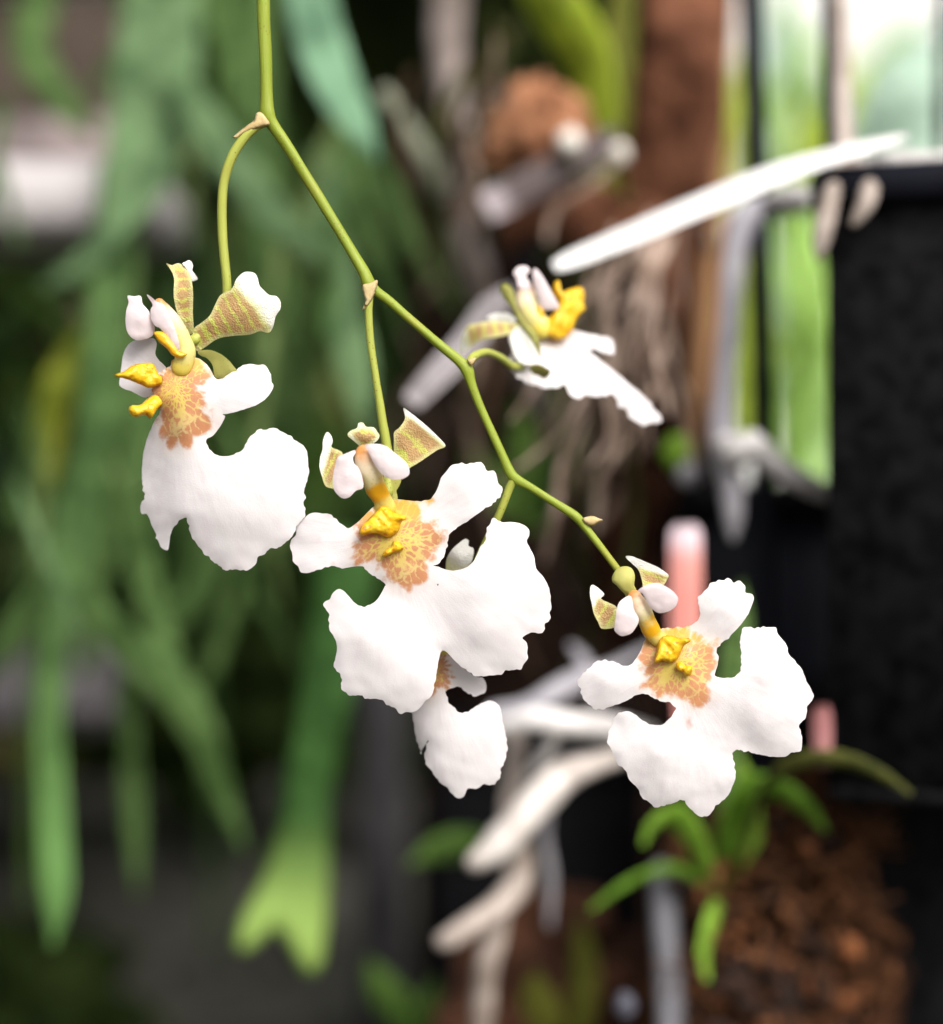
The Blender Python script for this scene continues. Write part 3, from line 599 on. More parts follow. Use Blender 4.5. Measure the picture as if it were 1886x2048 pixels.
lip(f3, Z(5, [(650, 612), (700, 610), (800, 595), (870, 570), (895, 530), (900, 480), (888, 410), (910, 370), (960, 320), (1010, 285), (1090, 270), (1130, 290), (1170, 285), (1210, 320), (1215, 365), (1260, 375), (1272, 405), (1255, 460), (1210, 550), (1150, 620), (1090, 680), (1035, 725), (1020, 770), (1030, 830), (1010, 900), (1003, 940), (1060, 955), (1120, 950), (1165, 920), (1185, 860), (1190, 800), (1175, 720), (1185, 650), (1200, 605), (1270, 610), (1335, 598), (1380, 608), (1425, 605), (1440, 650), (1500, 730), (1515, 790), (1570, 850), (1610, 910), (1640, 980), (1680, 1050), (1680, 1110), (1640, 1160), (1630, 1230), (1590, 1280), (1600, 1340), (1605, 1450), (1530, 1475), (1490, 1500), (1400, 1500), (1300, 1485), (1220, 1460), (1160, 1450), (1125, 1475), (1130, 1540), (1145, 1620), (1130, 1690), (1090, 1770), (1020, 1830), (985, 1880), (950, 1910), (890, 1910), (850, 1880), (800, 1820), (780, 1805), (700, 1825), (590, 1850), (540, 1810), (500, 1790), (470, 1720), (410, 1660), (380, 1590), (320, 1540), (300, 1470), (260, 1410), (270, 1340), (290, 1270), (320, 1210), (390, 1185), (450, 1210), (520, 1260), (580, 1283), (640, 1275), (700, 1220), (735, 1160), (690, 1130), (600, 1100), (520, 1068), (450, 1075), (400, 1110), (300, 1145), (200, 1175), (170, 1165), (100, 1110), (70, 1030), (60, 965), (110, 900), (180, 845), (240, 832), (310, 845), (370, 870), (430, 855), (480, 780), (520, 690), (550, 650), (600, 620)]),
    Z(5, [(620, 640, 22), (550, 720, 14), (800, 620, 14), (720, 800, -6), (900, 800, 0), (1020, 780, 10), (650, 980, 0), (800, 1080, -8), (250, 950, -2), (80, 1000, 18), (200, 860, 14), (180, 1150, 14), (1060, 450, -4), (1100, 290, 14), (1250, 400, 18), (1050, 650, 6),
          (1000, 1250, 2), (1120, 1460, 10), (800, 1300, -4), (330, 1230, 14), (280, 1400, 10), (600, 1500, -16), (500, 1780, 12), (900, 1890, 20), (1130, 1620, 8), (1300, 1100, -14), (1300, 620, 12), (1420, 900, -12), (1670, 1080, 18), (1590, 1440, 14), (1350, 1300, -10), (1300, 1480, 10)]),
    F3_DISC, Z(5, [(740, 830)])[0], base=B3, seed=71, mat=MAT_LIP_WET, ruff=5, spots=[Z(5, [(822, 1265)])[0] + (5, 13), Z(5, [(1388, 1122)])[0] + (3, 3)])
D3 = LAST_DEPTH
callus(f3, [(Z(5, [(580, 845), (598, 770), (610, 710), (640, 668), (700, 660), (760, 680), (825, 678), (834, 700), (790, 730), (772, 770), (740, 830), (690, 850), (640, 835), (600, 852)]), Z(5, [(585, 840, -22), (825, 690, -24), (640, 690, 0), (730, 830, -12)]), 9),
            (Z(5, [(735, 850), (770, 845), (800, 870), (840, 872), (846, 895), (838, 935), (818, 942), (790, 915), (750, 890)]), Z(5, [(750, 870, -10), (830, 930, -14)]), 8)], base=B3-3, seed=80)
# ---- flower 4: upper right, seen from behind and the side, out of focus
f4 = empty('flower', P(1070, 650, 300), spray); tag(f4, 'flower seen from behind with its orange crest pointing away')
B4 = 300
m = MB(); tube(m, [(934, 738, 62, 8), (943, 718, 90, 9), (957, 708, 120, 8), (976, 705, 160, 7.6), (1002, 716, 210, 7.6), (1024, 732, 250, 7.8), (1042, 733, 280, 8.5)], seg=14, step=6); m.build('pedicel', MAT_PED, f4)
pf, af = sideaux(Z(6, [(900, 600)])[0])
lip(f4, Z(6, [(530, 660), (600, 640), (700, 690), (800, 680), (880, 690), (960, 640), (1000, 605), (1080, 630), (1180, 655), (1290, 670), (1335, 720), (1340, 790), (1310, 805), (1240, 780), (1180, 765), (1155, 790), (1300, 900), (1420, 1000), (1560, 1120), (1660, 1230), (1700, 1300), (1690, 1330), (1630, 1330), (1580, 1355), (1520, 1330), (1460, 1290), (1430, 1230), (1380, 1210), (1360, 1150), (1320, 1100), (1290, 1120), (1200, 1130), (1120, 1120), (1060, 1145), (1000, 1110), (960, 1040), (900, 1060), (800, 1060), (700, 1040), (620, 1000), (560, 940), (530, 860), (550, 780)]),
    Z(6, [(560, 700, -10), (560, 940, -20), (900, 660, 30), (1100, 660, 60), (1320, 760, 80), (800, 900, -6), (800, 1050, -16), (1150, 820, 50), (1150, 1100, 10), (1400, 1000, 60), (1680, 1310, 90), (1450, 1270, 50), (1300, 1100, 14)]),
    Z(6, [(780, 640), (860, 600), (1000, 600), (980, 660), (900, 700), (820, 690)]), Z(6, [(880, 560)])[0], base=B4, seed=91)
petal(f4, Z(6, [(150, 730), (170, 650), (220, 580), (300, 560), (420, 545), (560, 560), (620, 590), (560, 640), (440, 670), (330, 690), (250, 740), (190, 790), (155, 790)]), Z(6, [(160, 760, 20), (240, 600, 0), (560, 570, 0), (560, 630, -10), (330, 640, -12)]), (Z(6, [(620, 600)])[0], Z(6, [(140, 720)])[0]), base=B4, seed=92, bars=6,
      whitefn=lambda q, u, v, e: np.clip((u-0.72)/0.25, 0, 0.6), extra=[(Z(6, [(360, 525), (410, 490), (520, 488), (585, 530), (570, 562), (440, 552)]), Z(6, [(360, 530, 12), (580, 540, 10)]))])
petal(f4, Z(6, [(600, 585), (660, 650), (720, 730), (772, 835), (720, 880), (620, 865), (560, 770), (545, 660)]), Z(6, [(600, 590, -14), (560, 700, -30), (770, 840, -34), (640, 850, -44)]), (Z(6, [(620, 590)])[0], Z(6, [(690, 880)])[0]), base=B4, seed=93, w0=-0.3, w1=0.2)
petal(f4, Z(6, [(462, 295), (490, 258), (540, 280), (572, 340), (592, 440), (650, 550), (720, 620), (760, 700), (776, 830), (740, 760), (680, 660), (610, 560), (560, 460), (505, 390), (470, 335)]), Z(6, [(490, 280, 0), (560, 400, -10), (650, 560, -24), (770, 800, -40)]), (Z(6, [(760, 760)])[0], Z(6, [(490, 260)])[0]), name='sepal', base=B4-8, seed=94, mat=MAT_SEP, front=4)
petal(f4, Z(6, [(690, 900), (750, 880), (820, 910), (850, 940), (812, 990), (760, 972), (710, 948)]), Z(6, [(700, 900, 0), (820, 960, -10)]), (Z(6, [(690, 910)])[0], Z(6, [(850, 950)])[0]), name='sepal', base=B4-50, seed=95, mat=MAT_SEP, front=4)
column(f4, [p[:2] + (d, r) for p, d, r in zip(Z(6, [(655, 305), (660, 350), (680, 440), (720, 530), (770, 600)]), (20, 16, 8, 0, -4), (12, 16, 17, 18, 18))], (Z(6, [(740, 440), (790, 440), (802, 520), (750, 532)]), Z(6, [(760, 480, -10)])), base=B4, raised=True)
wing(f4, Z(6, [(565, 180), (600, 130), (660, 125), (692, 160), (660, 200), (690, 250), (705, 300), (640, 310), (600, 270), (590, 220)]), Z(6, [(600, 150, 14), (650, 290, 6)]), base=B4, seed=96)
wing(f4, Z(6, [(715, 160), (740, 143), (800, 220), (860, 330), (917, 440), (850, 462), (780, 450), (750, 350), (720, 250)]), Z(6, [(730, 150, 4), (900, 440, -6), (770, 420, 2), (800, 330, -8)]), base=B4-18, seed=97)
callus(f4, [(Z(6, [(870, 330), (880, 250), (920, 240), (932, 320), (1000, 300), (1080, 283), (1108, 330), (1100, 420), (1117, 460), (1080, 490), (1030, 560), (1010, 625), (940, 690), (860, 680), (800, 650), (820, 550), (880, 470), (912, 400)]), Z(6, [(890, 260, 20), (1100, 300, 40), (1080, 480, 30), (850, 650, 0), (950, 500, 6)]), 12)], base=B4, seed=98)

# ---- flower 5: hanging behind flower 2
f5 = empty('flower', P(885, 1290, 80), spray); tag(f5, 'smaller flower half hidden behind the large middle one')
B5 = 70
m = MB(); tube(m, [(1027, 958, 56, 8.5), (1018, 978, 60, 8.5), (1008, 1005, 62, 8), (995, 1036, 66, 7.8), (965, 1100, 84, 7.8), (935, 1170, 100, 8), (905, 1240, 100, 9), (890, 1285, 90, 11)], seg=14); m.build('pedicel', MAT_PED, f5)
lip(f5, Z(4, [(1000, 720), (1060, 715), (1085, 722), (1130, 765), (1200, 835), (1290, 895), (1342, 912), (1362, 960), (1355, 1005), (1320, 1020), (1280, 1030), (1230, 1000), (1185, 968), (1130, 985), (1092, 1000), (1110, 1050), (1140, 1100), (1200, 1138), (1260, 1120), (1320, 1080), (1380, 1060), (1430, 1075), (1460, 1120), (1470, 1200), (1490, 1290), (1502, 1350), (1490, 1420), (1470, 1490), (1450, 1560), (1400, 1620), (1350, 1610), (1300, 1640), (1240, 1640), (1215, 1690), (1185, 1705), (1150, 1690), (1100, 1640), (1050, 1590), (1010, 1540), (965, 1470), (950, 1405), (962, 1360), (978, 1325), (950, 1365), (930, 1412), (905, 1330), (885, 1230), (868, 1130), (860, 1050), (880, 980), (950, 960), (980, 920), (900, 880), (840, 850), (830, 780), (900, 740)]),
    Z(4, [(1060, 740, 14), (1300, 960, 16), (1350, 980, 24), (1050, 950, 0), (870, 1130, 34), (920, 1380, 36), (970, 1320, 12), (1250, 1350, -8), (1400, 1090, 6), (1490, 1350, 12), (1180, 1690, 18), (850, 800, 24), (1000, 1500, 12)]),
    Z(4, [(1000, 700), (1070, 730), (1115, 890), (1105, 960), (1040, 990), (1005, 1030), (960, 1000), (960, 800)]), Z(4, [(1010, 830)])[0], base=B5, seed=101)
petal(f5, Z(3, [(1095, 1100), (1103, 1040), (1140, 980), (1180, 945), (1222, 916), (1247, 930), (1243, 962), (1276, 980), (1276, 1025), (1262, 1075), (1225, 1120), (1150, 1150), (1100, 1130)]), Z(3, [(1110, 1080, 6), (1225, 925, 0), (1190, 1020, -14), (1270, 1000, 8)]), (Z(3, [(1110, 1140)])[0], Z(3, [(1230, 930)])[0]), base=B5+10, seed=102, w0=-0.35, w1=0.9)
column(f5, [(892, 1215, 40, 9), (893, 1235, 46, 12), (890, 1265, 60, 13), (884, 1300, 72, 14)], base=20)

# ================================================================== the background
def thing(name, label, cat, loc, group=None):
    o = empty(name, loc); tag(o, label, cat, group); return o
def part(mb_, name, mat, parent): return mb_.build(name, mat, parent)
def tubeB(path, **k):
    """path = (px, py, y cm, width px)"""
    m = MB(); tube(m, [(a, b, y*PPC, w_/2) for a, b, y, w_ in path], step=k.pop('step', 22), **k); return m

# setting: ground, dark shade cloth wall
m = MB()
NX = 40; GX = np.linspace(-3000, 3000, NX+1); GY = np.linspace(-200, 4000, NX+1)
m.add([(x, y, -18.5) for y in GY for x in GX], [(j*(NX+1)+i, j*(NX+1)+i+1, (j+1)*(NX+1)+i+1, (j+1)*(NX+1)+i) for j in range(NX) for i in range(NX)])
tag(m.build('ground', plain('ground_soil', (0.022, 0.022, 0.018), (0.12, 0.118, 0.10), 0.06, 0.95, 0.0, 0.5, 0.5)), kind='structure')
def cloth(name, x0, x1, z0, z1, y, mat, seed=0, amp=2.0):
    m = MB(); n = 60; k = 10
    V = []
    for s in (0, 0.4):
        for j in range(k+1):
            for i in range(n+1):
                x = x0 + (x1-x0)*i/n; z = z0 + (z1-z0)*j/k
                V.append((x, y + s + amp*noise.noise((x*0.12, z*0.01, seed)), z))
    S = (n+1)*(k+1); F = []
    for j in range(k):
        for i in range(n):
            a = j*(n+1)+i; q = (a, a+1, a+n+2, a+n+1); F.append(q); F.append(tuple(S+x for x in reversed(q)))
    for i in range(n): F.append((i+1, i, S+i, S+i+1)); a = k*(n+1)+i; F.append((a, a+1, S+a+1, S+a))
    for j in range(k): a = j*(n+1); F.append((a, a+n+1, S+a+n+1, S+a)); a += n; F.append((a+n+1, a, S+a, S+a+n+1))
    m.add(V, F, V); return m.build(name, mat)
MAT_CLOTH = plain('shade_cloth_dark', (0.008, 0.014, 0.005), (0.05, 0.07, 0.022), 0.05, 0.95, 0.0, 0.2, 0.3)
xr = B(1475, 0, 110)[0]
tag(cloth('wall_back', -140, xr, -18.5, 75, 110, MAT_CLOTH), kind='structure')

# the sloping dark shade roof put out of view to darken the background
m = MB(); V = []
ys = np.linspace(14.0, 112, 30); k = 24
for s_ in (0, 0.3):
    for y in ys:
        xa, xb = -140, B(1490, 0, y)[0] + 1.0
        for i in range(k+1): V.append((xa + (xb-xa)*i/k, y, 15.0 + (y-4.0)*0.46 + s_ + 0.3*noise.noise((i*0.8, y*0.2, 4))))
S = (k+1)*len(ys); F = []
for j in range(len(ys)-1):
    for i in range(k):
        a = j*(k+1)+i; q = (a, a+1, a+k+2, a+k+1); F.append(tuple(reversed(q))); F.append(tuple(S+x for x in q))
for i in range(k): F.append((i, i+1, S+i+1, S+i))
for j in range(len(ys)-1): a = j*(k+1)+k; F.append((a, a+k+1, S+a+k+1, S+a))
m.add(V, F, V); tag(m.build('added_roof', MAT_CLOTH), kind='structure')

# ------------------------------------------------------------------ staghorn fern, hanging behind the spray
MF1 = leaf_material('fern_green', (0.055, 0.12, 0.028), (0.11, 0.195, 0.06), 0.3, 0.5)
MF2 = leaf_material('fern_grey_green', (0.085, 0.165, 0.07), (0.15, 0.25, 0.115), 0.25, 0.55)
MF3 = leaf_material('fern_tip_green', (0.05, 0.115, 0.028), (0.095, 0.18, 0.055), 0.35, 0.5, along=((0.15, 0.31, 0.09), 0.6, 0.95))
fern = thing('staghorn_fern', 'drooping staghorn fern with long forked green fronds behind the orchid', 'fern', B(330, -150, 16))
def frond(paths, mat, curl=0.12, thick=0.12, seed=0, tilt=0, name='frond'):
    m = MB()
    for k, p in enumerate(paths): ribbon(m, [(a, b, c, w_*0.82) for a, b, c, w_ in p], thick=thick, curl=curl, mid=0.10, wav=0.22, seed=seed+k, tilt=tilt, step=30)
    return m.build(name, mat, fern)
frond([[(345, -150, 16, 120), (320, 60, 15.5, 190), (300, 250, 15, 200), (270, 360, 14.6, 150), (225, 460, 14, 80), (160, 530, 14, 55), (85, 575, 14, 10)]], MF2, seed=1)
frond([[(250, 330, 15, 120), (215, 600, 14, 110), (190, 850, 13, 100), (150, 1050, 12.5, 110), (112, 1230, 12, 95), (98, 1420, 11.5, 70), (105, 1620, 11, 78), (112, 1780, 10.5, 70), (106, 1890, 10.5, 10)]], MF3, seed=2)
frond([[(330, 140, 15, 90), (440, 290, 14, 95), (540, 420, 13.5, 85), (610, 490, 13, 55), (655, 530, 13, 10)]], MF2, seed=3)
frond([[(140, 1130, 12.6, 80), (60, 1230, 13, 70), (-30, 1350, 13.5, 50), (-110, 1480, 14, 20)]], MF1, seed=4)
frond([[(160, 1180, 12.4, 70), (250, 1290, 12.5, 80), (350, 1380, 12.6, 95), (405, 1470, 12.8, 80), (440, 1580, 13, 60), (495, 1710, 13, 10)]], MF1, seed=5)
frond([[(270, 1000, 14, 60), (300, 1200, 14, 60), (350, 1340, 13.5, 60), (390, 1430, 13.2, 40)]], MF1, seed=6)
frond([[(245, 1360, 15, 45), (262, 1520, 15, 50), (268, 1660, 15, 50), (276, 1790, 15, 8)]], MF1, seed=7)
frond([[(600, -120, 12, 90), (630, 40, 11.5, 115), (670, 160, 11, 110), (715, 250, 10.6, 80), (755, 320, 10.5, 10)]], leaf_material('fern_blue_green', (0.16, 0.32, 0.19), (0.22, 0.40, 0.25), 0.3, 0.5), seed=8)
frond([[(640, 300, 15, 60), (665, 470, 14, 75), (690, 620, 13, 90), (715, 760, 12.5, 85), (725, 860, 12.5, 15)]], MF2, seed=9)
frond([[(420, -120, 20, 120), (480, 100, 19, 130), (520, 350, 18, 110), (500, 600, 18, 80), (470, 760, 18, 20)]], MF1, seed=10)
frond([[(120, -120, 20, 90), (60, 80, 19, 90), (130, 210, 18.5, 70), (190, 270, 18, 20)]], MF1, seed=11)
frond([[(215, 640, 17, 120), (260, 800, 16.5, 140), (235, 960, 16, 130), (180, 1150, 16, 90), (170, 1350, 16, 30)]], MF1, seed=12)
frond([[(520, 560, 18, 150), (570, 720, 17, 170), (560, 860, 17, 140), (520, 980, 17, 60), (500, 1060, 17, 15)]], MF1, seed=13)
frond([[(430, 1050, 17, 90), (400, 1180, 17, 80), (330, 1240, 17, 60), (290, 1330, 17, 20)]], MF1, seed=14)
frond([[(20, 980, 15, 50), (70, 1060, 14.5, 60), (60, 1180, 14.5, 60), (10, 1260, 14.5, 40), (-40, 1330, 14.5, 10)]], MF1, seed=15)
rq = random.Random(17)
for k in range(16):
    x = rq.choice([rq.uniform(-20, 420), rq.uniform(380, 760)]); y = rq.uniform(-80, 1000); a = rq.uniform(-.55, .55); L = rq.uniform(260, 520); w_ = rq.uniform(26, 52); z = rq.uniform(13, 22)
    frond([[(x, y, z, w_*0.6), (x + a*L*0.25, y + L*0.33, z-.2, w_), (x + a*L*0.6, y + L*0.7, z-.3, w_*1.1), (x + a*L*0.95, y + L, z-.3, 8)], [(x + a*L*0.25, y + L*0.36, z-.2, w_*0.8), (x - a*L*0.1, y + L*0.6, z-.1, w_*0.8), (x - a*L*0.45, y + L*0.86, z, 6)]], rq.choice([MF1, MF1, MF3]), seed=60+k)
MF4 = leaf_material('fern_pale', (0.13, 0.20, 0.06), (0.22, 0.30, 0.11), 0.35, 0.5)
for k in range(14):
    x = rq.choice([rq.uniform(0, 300), rq.uniform(300, 700)]); y = rq.uniform(-60, 1050); a = rq.uniform(-.7, .7); L = rq.uniform(200, 420); w_ = rq.uniform(18, 34); z = rq.uniform(11, 20)
    frond([[(x, y, z, w_*0.6), (x + a*L*0.25, y + L*0.33, z-.2, w_), (x + a*L*0.6, y + L*0.7, z-.3, w_), (x + a*L*0.95, y + L, z-.3, 6)]], rq.choice([MF4, MF1, MF4, MF2]), seed=90+k)
m = MB()   # the forked frond, with the pale new tips
sheet(m, [(640, 1090), (700, 1060), (750, 1110), (745, 1250), (705, 1400), (668, 1560), (660, 1700), (655, 1840), (640, 1935), (612, 1948), (585, 1905), (560, 1862), (545, 1858), (520, 1885), (488, 1905), (470, 1890), (480, 1840), (515, 1770), (550, 1660), (575, 1520), (600, 1350), (620, 1200)],
      [(690, 1080, 2700), (600, 1500, 2450), (660, 1500, 2430), (500, 1890, 2250), (625, 1930, 2230), (570, 1800, 2300)], T=10, soft=25, ruff=20, ruff_s=90, frill=1.5, grid=22, step=14,
      pc=lambda q, e: np.stack([q[:, 1]/80, (q[:, 0]-600)/60, e], 1), aux=lambda q, e: np.stack([(q[:, 1]-1060)/890, np.zeros(len(q)), np.zeros(len(q))], 1))
m.build('frond', leaf_material('fern_new_growth', (0.035, 0.105, 0.02), (0.06, 0.15, 0.035), 0.35, 0.5, along=((0.42, 0.62, 0.16), 0.62, 0.95)), fern)

# ------------------------------------------------------------------ left side: pot, rails, leaves
o = thing('white_bench', 'pale grey bench board seen at the photo edge behind the fern', 'bench', B(20, 430, 24))
m = MB(); c = B(-62, 425, 18); box(m, c, (9.0, 4, 1.5), bev=.25); m.build('board', plain('board_white', (0.40, 0.38, 0.39), (0.50, 0.47, 0.48), 0.5, 0.6), o)
m = MB(); c = B(-62, 330, 21); box(m, c, (9.6, 1, 2.2), bev=.25); m.build('back_board', plain('board_pink_grey', (0.24, 0.19, 0.19), (0.34, 0.28, 0.28), 0.5, 0.7), o)
m = MB(); c = B(-40, 165, 24); box(m, c, (11, 1, 4.4), bev=.25); m.build('back_panel', plain('panel_brown', (0.10, 0.075, 0.06), (0.17, 0.13, 0.105), 0.4, 0.8), o)
for sx in (-220, -120):
    m = MB(); c0 = B(sx, 425, 18.6); box(m, (c0[0], c0[1], (c0[2]-1-18.5)/2), (1.4, 1.4, c0[2]-1+18.5), bev=.1); m.build('leg', plain('leg_dark', (0.02, 0.02, 0.02), (0.03, 0.03, 0.03)), o)
o = thing('timber_rail', 'weathered yellowish timber rail lying across behind the frond tips', 'rail', B(300, 1520, 64))
m = tubeB([(-250, 1480, 64, 80), (100, 1492, 64, 100), (300, 1500, 64, 80), (480, 1494, 66, 96), (640, 1505, 68, 60)], bump=0.12, bs=0.3, step=40); m.build('pole', plain('rail_wood', (0.05, 0.06, 0.015), (0.34, 0.31, 0.09), 0.10, 0.7), o)
for sx in (-150, 750):
    m = MB(); c0 = B(sx, 1535, 67); box(m, (c0[0], c0[1]+1, (c0[2]-18.5)/2), (2, 2, c0[2]+18.5), bev=.2); m.build('post', plain('post_dark', (0.05, 0.04, 0.03), (0.07, 0.06, 0.045), 0.3), o)

def plant(name, label, cat, root, leaves, mat, y=None, stem=None, group=None, curl=0.15, thick=0.08, mid=0.0):
    o = thing(name, label, cat, B(*root), group)
    for k, L in enumerate(leaves):
        m = MB(); ribbon(m, L, thick=thick, curl=curl, wav=0.06, seed=k+len(leaves)*3, step=26, mid=mid); m.build('leaf', mat if not isinstance(mat, list) else mat[k % len(mat)], o)
    if stem:
        m = tubeB(stem); m.build('stem', mat if not isinstance(mat, list) else mat[0], o)
    return o
ML_DARK = leaf_material('leaf_dark', (0.035, 0.085, 0.022), (0.06, 0.125, 0.03), 0.25)
ML_MID = leaf_material('leaf_mid', (0.08, 0.17, 0.03), (0.13, 0.24, 0.05), 0.3)
ML_LIME = leaf_material('leaf_lime', (0.20, 0.40, 0.035), (0.32, 0.54, 0.07), 0.4)
ML_OLIVE = leaf_material('leaf_olive', (0.14, 0.16, 0.025), (0.22, 0.23, 0.04), 0.35)
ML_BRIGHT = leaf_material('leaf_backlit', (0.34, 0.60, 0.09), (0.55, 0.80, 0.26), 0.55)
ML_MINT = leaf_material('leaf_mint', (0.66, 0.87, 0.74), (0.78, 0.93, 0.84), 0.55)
plant('leafy_plant', 'yellow-green leafy plant behind the left flower', 'plant', (60, 1000, 26), [
    [(60, 1020, 26, 20), (40, 880, 25, 90), (0, 740, 24, 90), (-60, 620, 24, 15)], [(70, 1020, 26, 20), (130, 900, 24, 80), (190, 760, 23, 70), (235, 640, 22, 10)],
    [(60, 1020, 26, 20), (110, 860, 26, 90), (100, 720, 25, 80), (60, 600, 25, 12)], [(70, 1030, 26, 20), (95, 930, 23, 60), (60, 830, 23, 60), (-10, 780, 23, 12)]], [ML_MID, ML_OLIVE],
    stem=[(60, 1800, 27, 22), (62, 1400, 27, 20), (62, 1010, 26, 18)])
plant('leafy_plant', 'dark green broad leaved plant deep behind the fern', 'plant', (420, 1300, 60), [
    [(420, 1280, 60, 30), (330, 1000, 58, 180), (380, 760, 56, 160), (430, 560, 55, 20)], [(430, 1280, 60, 30), (560, 1050, 58, 170), (620, 820, 56, 150), (600, 640, 55, 20)],
    [(430, 1280, 60, 30), (480, 1150, 57, 140), (610, 1130, 55, 130), (760, 1180, 54, 20)], [(420, 1280, 60, 30), (280, 1150, 57, 150), (130, 1080, 55, 130), (0, 1120, 54, 20)],
    [(425, 1000, 60, 30), (500, 700, 62, 190), (540, 380, 62, 180), (500, 120, 62, 30)], [(425, 1000, 60, 30), (300, 650, 62, 190), (180, 380, 62, 170), (100, 150, 62, 30)]], [ML_DARK, ML_MID, ML_DARK],
    stem=[(424, 1640, 61, 24), (424, 1300, 60, 22), (425, 1000, 60, 20)])
rq = random.Random(12); lv = []
for k in range(26):
    x = rq.uniform(-40, 820); y = rq.uniform(-60, 900); a = rq.uniform(-1.2, 1.2); L = rq.uniform(160, 330); w_ = rq.uniform(30, 80); z = rq.uniform(22, 40)
    lv.append([(x, y, z, 12), (x + a*L*0.3, y + L*0.35, z-0.6, w_), (x + a*L*0.6, y + L*0.7, z-0.8, w_*0.8), (x + a*L*0.8, y + L, z-0.6, 8)])
plant('climbing_plant', 'mixed green leaves of a climber filling the shade behind the fern', 'plant', (400, 1100, 40), lv, [ML_DARK, ML_MID, leaf_material('leaf_moss', (0.10, 0.13, 0.035), (0.17, 0.19, 0.06), 0.3), ML_DARK, leaf_material('leaf_blue', (0.06, 0.11, 0.07), (0.10, 0.17, 0.11), 0.25)],
      stem=[(430, 1900, 41, 20), (420, 1200, 41, 20), (400, 400, 41, 18), (390, -100, 41, 16)])
plant('yellow_leaf', 'yellow-green narrow leaf curving down at the left edge', 'leaf', (180, 640, 16), [[(200, 630, 16, 20), (160, 690, 15.5, 60), (115, 770, 15, 66), (95, 880, 15, 50), (100, 980, 15, 8)]], leaf_material('leaf_yellow', (0.20, 0.26, 0.02), (0.30, 0.34, 0.04), 0.4))
o = thing('dry_leaf', 'pinkish dry leaf caught among the fronds beside the left flower', 'leaf', B(135, 650, 22))
m = MB(); ribbon(m, [(90, 690, 22, 15), (130, 650, 22, 70), (180, 610, 22, 12)], curl=0.3); m.build('blade', plain('dry_leaf_pink', (0.42, 0.29, 0.22), (0.5, 0.36, 0.28), 1.5, 0.8, trans=0.2), o)
o = thing('grey_stone', 'grey stone lying in the shade between two fronds', 'stone', B(90, 1370, 40))
m = MB(); lumpball(m, B(70, 1365, 40), 2.3, (1.5, 1, 0.75), 0.35, 1.6, seed=3); lumpball(m, B(150, 1390, 42), 1.4, (1.4, 1, 0.8), 0.3, 1.6, seed=5)
m.build('rock', plain('stone_grey', (0.14, 0.13, 0.14), (0.24, 0.22, 0.24), 0.7, 0.8), o)
o = thing('white_pipe', 'white pipe running along the top edge of the photo', 'pipe', B(120, -2, 30))
m = tubeB([(-300, -12, 30, 34), (0, -8, 30, 34), (270, -10, 30, 34), (300, -11, 30, 32)]); m.build('tube', plain('pipe_white', (0.7, 0.7, 0.68), (0.75, 0.75, 0.72), 2, 0.4), o)
o = thing('grey_post', 'dull grey post standing behind the middle flower', 'post', B(770, 2050, 24))
m = MB(); c0 = B(765, 1300, 26); box(m, (c0[0], c0[1], (c0[2]-18.5)/2), (1.25, 1.25, c0[2]+18.5), bev=.15); m.build('shaft', plain('post_grey', (0.03, 0.029, 0.032), (0.06, 0.058, 0.062), 0.4, 0.8, 0.05), o)
o = thing('rubble', 'low greyish rubble strewn on the ground under the fern', 'rubble', B(450, 1900, 55)); 
m = MB()
rr = random.Random(5)
for k in range(60):
    x = rr.uniform(-22, 6); y = rr.uniform(30, 90); r_ = rr.uniform(0.5, 1.6)
    lumpball(m, (x, y, -18.3), r_, (1.3, 1.1, 0.6), 0.3, 1.5, 8, k)
o2 = m.build('stones', plain('rubble_grey', (0.025, 0.027, 0.02), (0.09, 0.088, 0.078), 0.5, 0.95, 0.0), o); o['kind'] = 'stuff'

MAT_MOSS = plain('moss_dark', (0.006, 0.012, 0.004), (0.03, 0.045, 0.012), 0.6, 0.95, 0.0, 0.8, 0.3)
for lb, cx, cy, yy, r_ in [('low mossy mound on the ground at the bottom left corner', -10, 2010, 30, 3.2), ('mossy mound in the shade behind the rail', 480, 1360, 62, 8.0)]:
    o = thing('moss_mound', lb, 'moss', B(cx, cy, yy)); m = MB(); lumpball(m, B(cx, cy, yy), r_, (1.3, 0.6, 0.7), 0.5, 2.4, 40, cx); m.build('cushion', MAT_MOSS, o)
# ------------------------------------------------------------------ centre: the wooden post with roots and mounted plants
MAT_BARK = plain('bark_brown', (0.03, 0.011, 0.006), (0.22, 0.095, 0.055), 0.5, 0.9, 0.05, 0.9, 0.3)
post = thing('bark_log', 'thick brown bark log hung upright carrying orchids and aerial roots', 'log', B(1385, -160, 11.5))
m = tubeB([(1385, -160, 11.5, 190), (1365, 60, 11.5, 190), (1340, 260, 11.5, 200), (1315, 460, 11.8, 210), (1300, 600, 12, 170), (1290, 720, 12, 110), (1286, 790, 12, 40)], bump=0.22, bs=0.8, seg=36, step=14)
m.build('trunk', MAT_BARK, post)
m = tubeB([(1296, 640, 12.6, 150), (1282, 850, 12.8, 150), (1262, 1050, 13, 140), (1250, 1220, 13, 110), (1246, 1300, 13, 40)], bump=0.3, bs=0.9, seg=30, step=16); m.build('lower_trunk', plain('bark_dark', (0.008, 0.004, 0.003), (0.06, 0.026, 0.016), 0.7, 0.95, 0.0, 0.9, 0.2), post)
m = tubeB([(1290, 470, 10.8, 110), (1180, 440, 10.5, 130), (1080, 430, 10.5, 110), (1020, 470, 10.5, 60)], bump=0.3, bs=1.2, seg=24); m.build('branch_stub', MAT_BARK, post)
